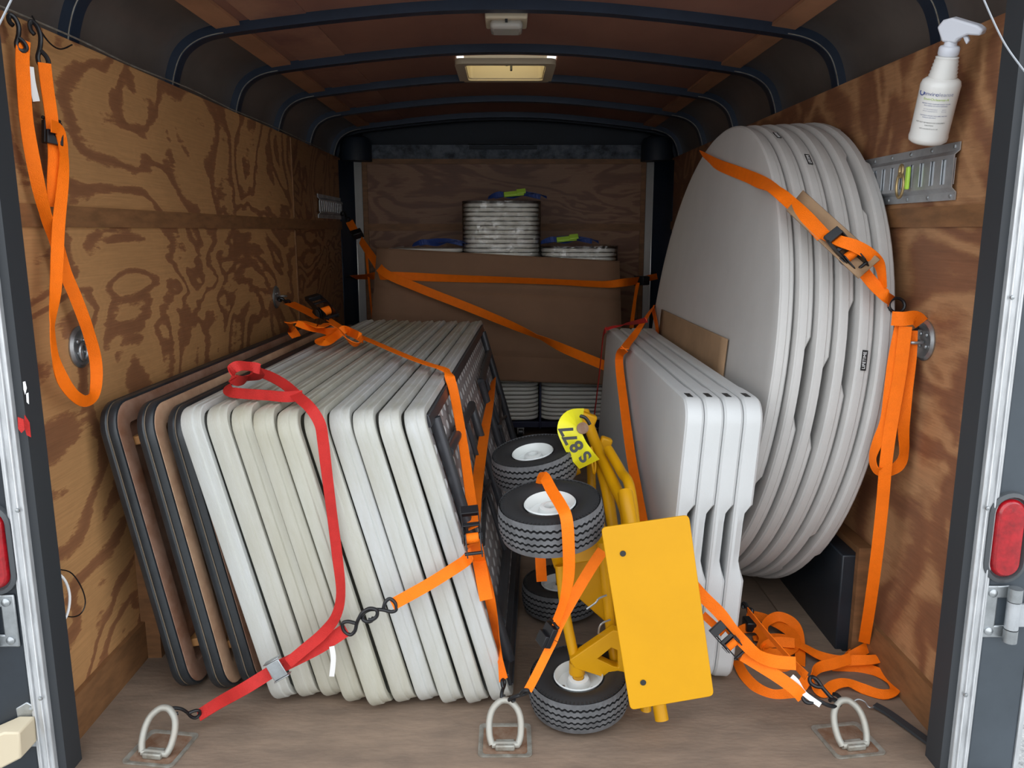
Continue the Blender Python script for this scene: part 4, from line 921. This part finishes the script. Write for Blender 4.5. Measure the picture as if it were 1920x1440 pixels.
yt([wbb+V((0,0,.03)),lerp(wbb,wbt,.5)+V((.02,0,0)),wbt+V((0,0,-.03))],.014,'rear_axle_tube')
# triangular bracket with an opening
def yp(pts,Y,d,name,hole=None):
    P=[at(x,y,Y=Y) for x,y in pts]; g=G()
    if hole:
        H=[at(x,y,Y=Y) for x,y in hole]; n=len(P); D=V((0,d,0)); A=P;B=H;vs=A+B+[p+D for p in A]+[p+D for p in B];fs=[]
        for i in range(n):
            j=(i+1)%n; fs+=[(i,j,n+j,n+i),(2*n+i,3*n+i,3*n+j,2*n+j),(i,2*n+i,2*n+j,j),(n+i,n+j,3*n+j,3*n+i)]
        g.add(vs,fs)
    else: g.poly(P,(0,d,0))
    return g.obj(name,'yellow_paint',e,bevel=.003)
yp([(1068,1238),(1150,1182),(1192,1190),(1186,1288),(1075,1252)],1.80,.03,'axle_bracket',hole=[(1120,1236),(1146,1215),(1158,1220),(1160,1252),(1150,1250)])
yp([(1052,1058),(1130,1040),(1160,1060),(1180,1200),(1150,1180),(1080,1118),(1054,1090)],1.93,.05,'gusset')
yp([(1040,1020),(1130,1015),(1140,1048),(1048,1062)],1.88,.07,'axle_beam')
G().poly([at(1075,1040,Y=1.88),at(1135,1020,Y=1.88),at(1150,1045,Y=1.86),at(1080,1056,Y=1.88)],(0,.30,.04)).obj('steering_plate','yellow_paint',e,bevel=.002)
yt([at(1128,1015,Y=1.86),at(1145,1180,Y=1.86),at(1165,1330,Y=1.82)],.013,'deck_tube')
# long frame tubes rising behind the plate
yt([at(1095,772,Y=2.33),at(1118,835,Y=2.25),at(1150,905,Y=2.12),at(1172,955,Y=2.0),at(1180,1010,Y=1.92),at(1215,1200,Y=1.80),at(1241,1350,Y=1.735)],.0165,'deck_tube')
yt([at(1140,842,Y=2.20),at(1165,885,Y=2.12),at(1183,925,Y=2.02),at(1200,1100,Y=1.92),at(1211,1336,Y=1.81)],.014,'deck_tube')
yt([at(1172,924,Y=2.0),at(1178,960,Y=1.95),at(1186,1010,Y=1.93)],.020,'socket',sm=False)
yt([at(1118,850,Y=2.26),at(1138,920,Y=2.15),at(1150,1000,Y=2.05)],.016,'deck_tube')
yt([at(1085,880,Y=2.30),at(1050,895,Y=2.28),at(1010,905,Y=2.22)],.014,'cross_tube')
yt([at(1108,868,Y=2.30),at(1112,960,Y=2.25),at(1122,1040,Y=2.15)],.013,'deck_tube')
yt([at(1108,838,Y=2.22),at(1116,868,Y=2.20),at(1114,888,Y=2.19),at(1110,870,Y=2.19),at(1106,845,Y=2.21)],.004,'pin',mt='yellow_paint')
G().box(at(1100,790,Y=2.30),(.05,.03,.05),rot=M.Rotation(R(20),4,'Y')).obj('end_bracket','yellow_paint',e,bevel=.006)
G().box(at(1133,835,Y=2.27),(.035,.03,.05),rot=M.Rotation(R(20),4,'Y')).obj('latch_bracket','yellow_paint',e,bevel=.006)
# plate facing the opening
cs=[at(1127,990,Y=1.68),at(1292,966,Y=1.68),at(1339,1305,Y=1.63),at(1182,1332,Y=1.63)]
def roundpoly(P,r,n=4):
    out=[];m=len(P)
    for i in range(m):
        a=P[i-1];b=P[i];c=P[(i+1)%m]; p=b+(a-b).normalized()*r; q=b+(c-b).normalized()*r
        for k in range(n+1): t=k/n; out.append(p*(1-t)**2+b*2*t*(1-t)+q*t*t)
    return out
G().poly(roundpoly(cs,.012),(0,.006,0)).obj('toe_plate','yellow_paint',e,bevel=.0015,label='flat yellow plate with two dark holes')
for x,y in((1168,1038),(1206,1280)):
    p=at(x,y,Y=lerp(1.68,1.63,(y-980)/340)-.0005); G().lathe([(.0068,0),(.0062,.0008),(0,.0008)],16,fr(p,(1,0,0),(0,-1,.1))).obj('plate_hole','ink_black',e)
for x,y,x2 in((1123,1122,1100),(1130,1168,1122)):
    G().tube(smoothpts([at(x+14,y-6,Y=1.84),at(x,y,Y=1.83),at(x-6,y+8,Y=1.83),at(x2,y+20,Y=1.83)],4),.0025,6).obj('cotter_pin','zinc',e)
# yellow numbered tape round the frame end
e=empty('number_tape',at(1080,820,Y=2.2),'bright yellow tape loop with black numbers 877 on the cart frame','tape')
# band: a bent strip seen from outside
bp=[(1102,792),(1085,786),(1066,796),(1052,812),(1056,836),(1070,858),(1088,872),(1104,876)]
cb=[at(x,y,Y=yy) for x,y,yy in((1100,784,2.33),(1085,785,2.28),(1068,796,2.24),(1064,815,2.21),(1072,836,2.19),(1086,855,2.19),(1098,868,2.22))]
dirw=(at(1068,842,Y=2.17)-at(1092,826,Y=2.19))
G().ribbon([at(x,y,Y=yy) for x,y,yy in((1092,786,2.17),(1074,789,2.13),(1066,804,2.11),(1073,823,2.10),(1082,841,2.10),(1094,857,2.10),(1105,870,2.12))],.062,nrm=V((-.25,-1,.12))).obj('band','yellow_tape',e,smooth=True)
def glyph(s,x,y,sz,ang,name='numeral'):
    p=at(x,y,Y=2.075); n=(CC-p).normalized(); xa=M.Rotation(R(ang),3,n)@V((1,0,0)); txt(s,sz,fr(p,xa,n),name,'ink_black',e,ext=.0008,bold=.0016)
glyph('7',1063,806,.050,118); glyph('7',1070,822,.050,118); glyph('8',1082,837,.050,122); glyph('S',1098,856,.046,130)
G().tube(smoothpts([at(x,y,Y=2.16) for x,y in((1062,794),(1072,784),(1086,780),(1098,784),(1106,796))],4),.005,8).obj('edge_band','ink_black',e,smooth=True)
G().lathe([(.016,0),(.016,.01),(.009,.012),(0,.012)],18,fr(at(1092,803,Y=2.10),(1,0,0),(0,-1,.3))).obj('spool','rusty',e,smooth=True)
# cart straps
e=strap('cargo_strap',at(1060,960,Y=1.7),'orange strap over the upper front cart wheel down to the middle floor ring',OG)
P=[wft+V((-.02,.085,.052)),at(1020,903,Y=1.86)+V((0,0,.012)),at(1035,925,Y=1.78)+V((0,0,.006)),at(1052,948,Y=1.70),at(1062,972,Y=1.662),at(1066,1020,Y=1.662),at(1066,1080,Y=1.68),at(1056,1130,Y=1.69),at(1040,1172,Y=1.70)]
web(e,P,.027,tw=[0,0,0,0,0,0,20,50,50])
cam_buckle(at(1030,1190,Y=1.70),at(1020,1215,Y=1.70)-at(1040,1170,Y=1.70),V((-1,-.5,.2)),e,1.0)
P=[at(1130,1032,Y=1.76),at(1108,1065,Y=1.75),at(1075,1120,Y=1.72),at(1050,1165,Y=1.70),at(1036,1198,Y=1.695)]; web(e,P,.026,'orange_web2')
P=[at(1038,1200,Y=1.695),at(1022,1232,Y=1.69),at(1005,1266,Y=1.685),at(990,1294,Y=1.685)]; web(e,P,.020,'orange_web2'); hook('hook',P[-1],RC+V((.008,0,.002)),e,r=.0046,wdt=.2)
web(e,[at(1013,1030,Y=1.97),at(1014,1060,Y=1.97),at(1016,1090,Y=1.98)],.028,'orange_web',name='loose_end')
# ---------------------------------------------------------------- spray bottle
b0=at(1738,266,X=.952); b1=at(1794,34,X=.942); axb=(b1-b0).normalized(); Lb=(b1-b0).length
T=fr(b0,V((0,-1,0)),axb) ; z=axb; x=V((0,-1,0)); x=(x-z*x.dot(z)).normalized(); y=z.cross(x); T=M(((x.x,y.x,z.x,b0.x),(x.y,y.y,z.y,b0.y),(x.z,y.z,z.z,b0.z),(0,0,0,1)))
e=empty('spray_bottle',b0,'white trigger spray bottle of cleaner leaning on right wall above the track','spray bottle')
T=T@M.Diagonal((1.12,1.12,1,1))
u=Lb/.31
G().lathe([(0,.004*u),(.036*u,0),(.043*u,.006*u),(.0445*u,.016*u),(.043*u,.024*u),(.0435*u,.135*u),(.044*u,.150*u),(.041*u,.160*u),(.034*u,.166*u)]+[((.030-.0012*(k//2))*u+(.0012*u if k%2 else 0),(.168+.0045*k)*u) for k in range(12)]+[(.018*u,.222*u),(.018*u,.228*u)],40,T).obj('bottle','bottle_white',e,smooth=True,ang=50)
G().lathe([(.021*u,.222*u),(.0225*u,.226*u),(.0225*u,.240*u),(.020*u,.244*u),(.014*u,.246*u),(.013*u,.262*u)],28,T).obj('collar','trigger_white',e,smooth=True)
# trigger head: axis pointing along the wall towards the opening (+local x)
Hr=None
tgt=V((.62,-.78,0)); tl=T.to_3x3().inverted()@tgt; T2=T@M.Rotation(math.atan2(tl.y,tl.x),4,'Z')
hd=G().poly([T2@V((a*u,-.014*u,b*u)) for a,b in((-.034,.287),(-.024,.305),(-.006,.312),(.052,.300),(.066,.292),(.064,.277),(.036,.276),(.018,.264),(.015,.254),(-.016,.254))],T2.to_3x3()@V((0,.028*u,0))); hd.obj('spray_head','trigger_white',e,bevel=.004)
G().poly([T2@V((a*u,-.005*u,b*u)) for a,b in((.022,.272),(.034,.272),(.040,.262),(.036,.252),(.030,.260))],T2.to_3x3()@V((0,.010*u,0))).obj('trigger','trigger_white',e,bevel=.002)
# printed label, wrapped on the side towards the opening
dirc=(CC-b0); dl=T.to_3x3().inverted()@dirc; a0=math.atan2(dl.y,dl.x)-.10
def lab(rows):
    for s_,zc,sz,mt,da,nm_ in rows:
        c=bpy.data.curves.new('t','FONT'); c.body=s_; c.size=sz*u; c.align_x='CENTER'; c.align_y='CENTER'; o=bpy.data.objects.new('t',c); COL.objects.link(o)
        me=bpy.data.meshes.new_from_object(o.evaluated_get(bpy.context.evaluated_depsgraph_get())); rr=.0440*u; vs=[]
        for v in me.vertices:
            a=a0+da+v.co.x/rr; vs.append((rr*math.cos(a),rr*math.sin(a),zc*u+v.co.y))
        G().add(vs,[tuple(p.vertices) for p in me.polygons],T).obj(nm_,mt,e); bpy.data.objects.remove(o)
lab([('enviro',.134,.0135,'ink_blue',-.26,'logo_text'),('cleanse',.134,.0135,'ink_grey',.45,'logo_text'),('EnvirOcleanse-A',.121,.0085,'ink_green',.05,'product_text'),
 ('DISINFECTANT CLEANER READY TO USE',.110,.0036,'ink_blue',.1,'label_text'),('KILLS GERMS ON HARD SURFACES',.105,.0034,'ink_blue',.1,'label_text'),
 ('ACTIVE INGREDIENT          0.024%',.096,.0034,'ink_grey',.1,'label_text'),('OTHER INGREDIENTS         99.976%',.091,.0034,'ink_grey',.1,'label_text'),
 ('CONTENTS UNDER THIS LABEL ARE FOR',.080,.0034,'ink_blue',.1,'label_text'),('SURFACE USE ONLY',.075,.0034,'ink_blue',-.1,'label_text'),
 ('KEEP OUT OF REACH OF CHILDREN',.062,.0042,'ink_black',.0,'label_text'),('CAUTION',.055,.0042,'ink_black',.0,'label_text'),('NET CONTENTS 32 FL OZ',.046,.0036,'ink_black',0,'label_text')])
rr=.0439*u; vs=[];
for t_ in range(0,13):
    a=a0-.92+.022*math.sin(0)+t_*.02; vs.append((rr*math.cos(a),rr*math.sin(a),.131*u))
lg=G(); cx_,cz_=a0-.80,.134
for k in range(20):
    aa=2*math.pi*k/20; 
lp=[(rr*math.cos(a0-.82+.16*math.cos(R(q))),rr*math.sin(a0-.82+.16*math.cos(R(q))),.134*u+.0065*u*math.sin(R(q))) for q in range(150,400,20)]
lg.tube(lp,.0012*u,6,m=T).obj('logo_mark','ink_blue',e)
# carabiner clip in the track
e=empty('track_clip',at(1692,340,X=1.0),'small green and brass snap clip hooked in the right wall track','clip')
pc=at(1688,340,X=.985)
G().tube([pc+V((0,.018*math.cos(R(a)),.030*math.sin(R(a))-.01)) for a in range(0,360,20)],.0035,8,closed=True).tube([pc+V((0,.008*math.cos(R(a)),.014*math.sin(R(a))+.025)) for a in range(0,360,30)],.004,8,closed=True).obj('ring','brass',e,smooth=True)
G().box(pc+V((.004,-.028,.006)),(.008,.014,.055)).obj('latch','lime',e,bevel=.003)
# ---------------------------------------------------------------- wires, cables, bungee
G().tube(smoothpts([at(92,1068,X=-1.005),at(118,1083,X=-.99),at(130,1112,X=-.985),at(128,1145,X=-.985),at(118,1165,X=-.99),at(104,1169,X=-1.0)],5),.003,8).obj('wire','wire_white',smooth=True,label='short white wire sticking out of the left jamb',cat='wire')
e=G().tube(smoothpts([at(92,1068,X=-1.0),at(130,1072,X=-1.0),at(152,1100,X=-.995),at(160,1130,X=-.995),at(150,1152,X=-1.0),at(128,1156,X=-1.0),at(104,1142,X=-1.005)],5),.0015,8).obj('wire','black_steel',smooth=True,label='thin dark wire looping from left jamb beside the white one',cat='wire')
G().tube([at(-40,125,Y=1.56),at(22,-2,Y=1.56),at(60,-80,Y=1.56)],.002,6).obj('door_cable','cable_grey',smooth=True,label='thin grey door cable crossing the top left picture corner',cat='cable')
G().tube(smoothpts([at(1835,-30,Y=1.54),at(1845,0,Y=1.54),at(1880,75,Y=1.54),at(1912,122,Y=1.535),at(1935,150,Y=1.53)],5),.0018,6).obj('door_cable','cable_grey',smooth=True,label='thin white door cable at the top right beside the jamb',cat='cable')
P=[(-W+.006,1.64,PT+.003),(-W+.010,2.0,PT+.006),(-W+.006,2.3,PT+.002),(-W+.012,2.7,PT+.007),(-W+.006,3.1,PT+.003),(-W+.010,3.6,PT+.006),(-W+.008,4.6,PT+.004)]
G().tube(smoothpts(P,8),.0022,8).obj('wiring_cable','ring_steel',smooth=True,label='grey wiring cable lying along the top edge of left wall',cat='cable')
P=[at(60,30,X=-1.0),at(88,75,X=-1.002),at(112,92,X=-1.002),at(135,84,X=-1.008)]
G().tube(smoothpts(P,6),.0018,6).obj('wire','black_steel',smooth=True,label='thin dark wire drooping beside the hooks on left wall',cat='wire')
e=empty('bungee_cord',at(1640,1330,Z=0),'black rubber bungee with a wire hook on the floor by right wall','bungee cord')
P=[at(1640,1322,Z=.010),at(1665,1336,Z=.008),at(1710,1368,Z=.008),at(1770,1412,Z=.008)]
G().ribbon(P,.020,V((0,0,1)),t=.007).obj('band','rubber_seal',e,smooth=True)
P=[at(1643,1324,Z=.010),at(1630,1326,Z=.010),at(1622,1316,Z=.016),at(1610,1311,Z=.018),at(1601,1316,Z=.010),at(1606,1326,Z=.006)]
G().tube(smoothpts(P,5),.0022,8).obj('hook','zinc',e,smooth=True)
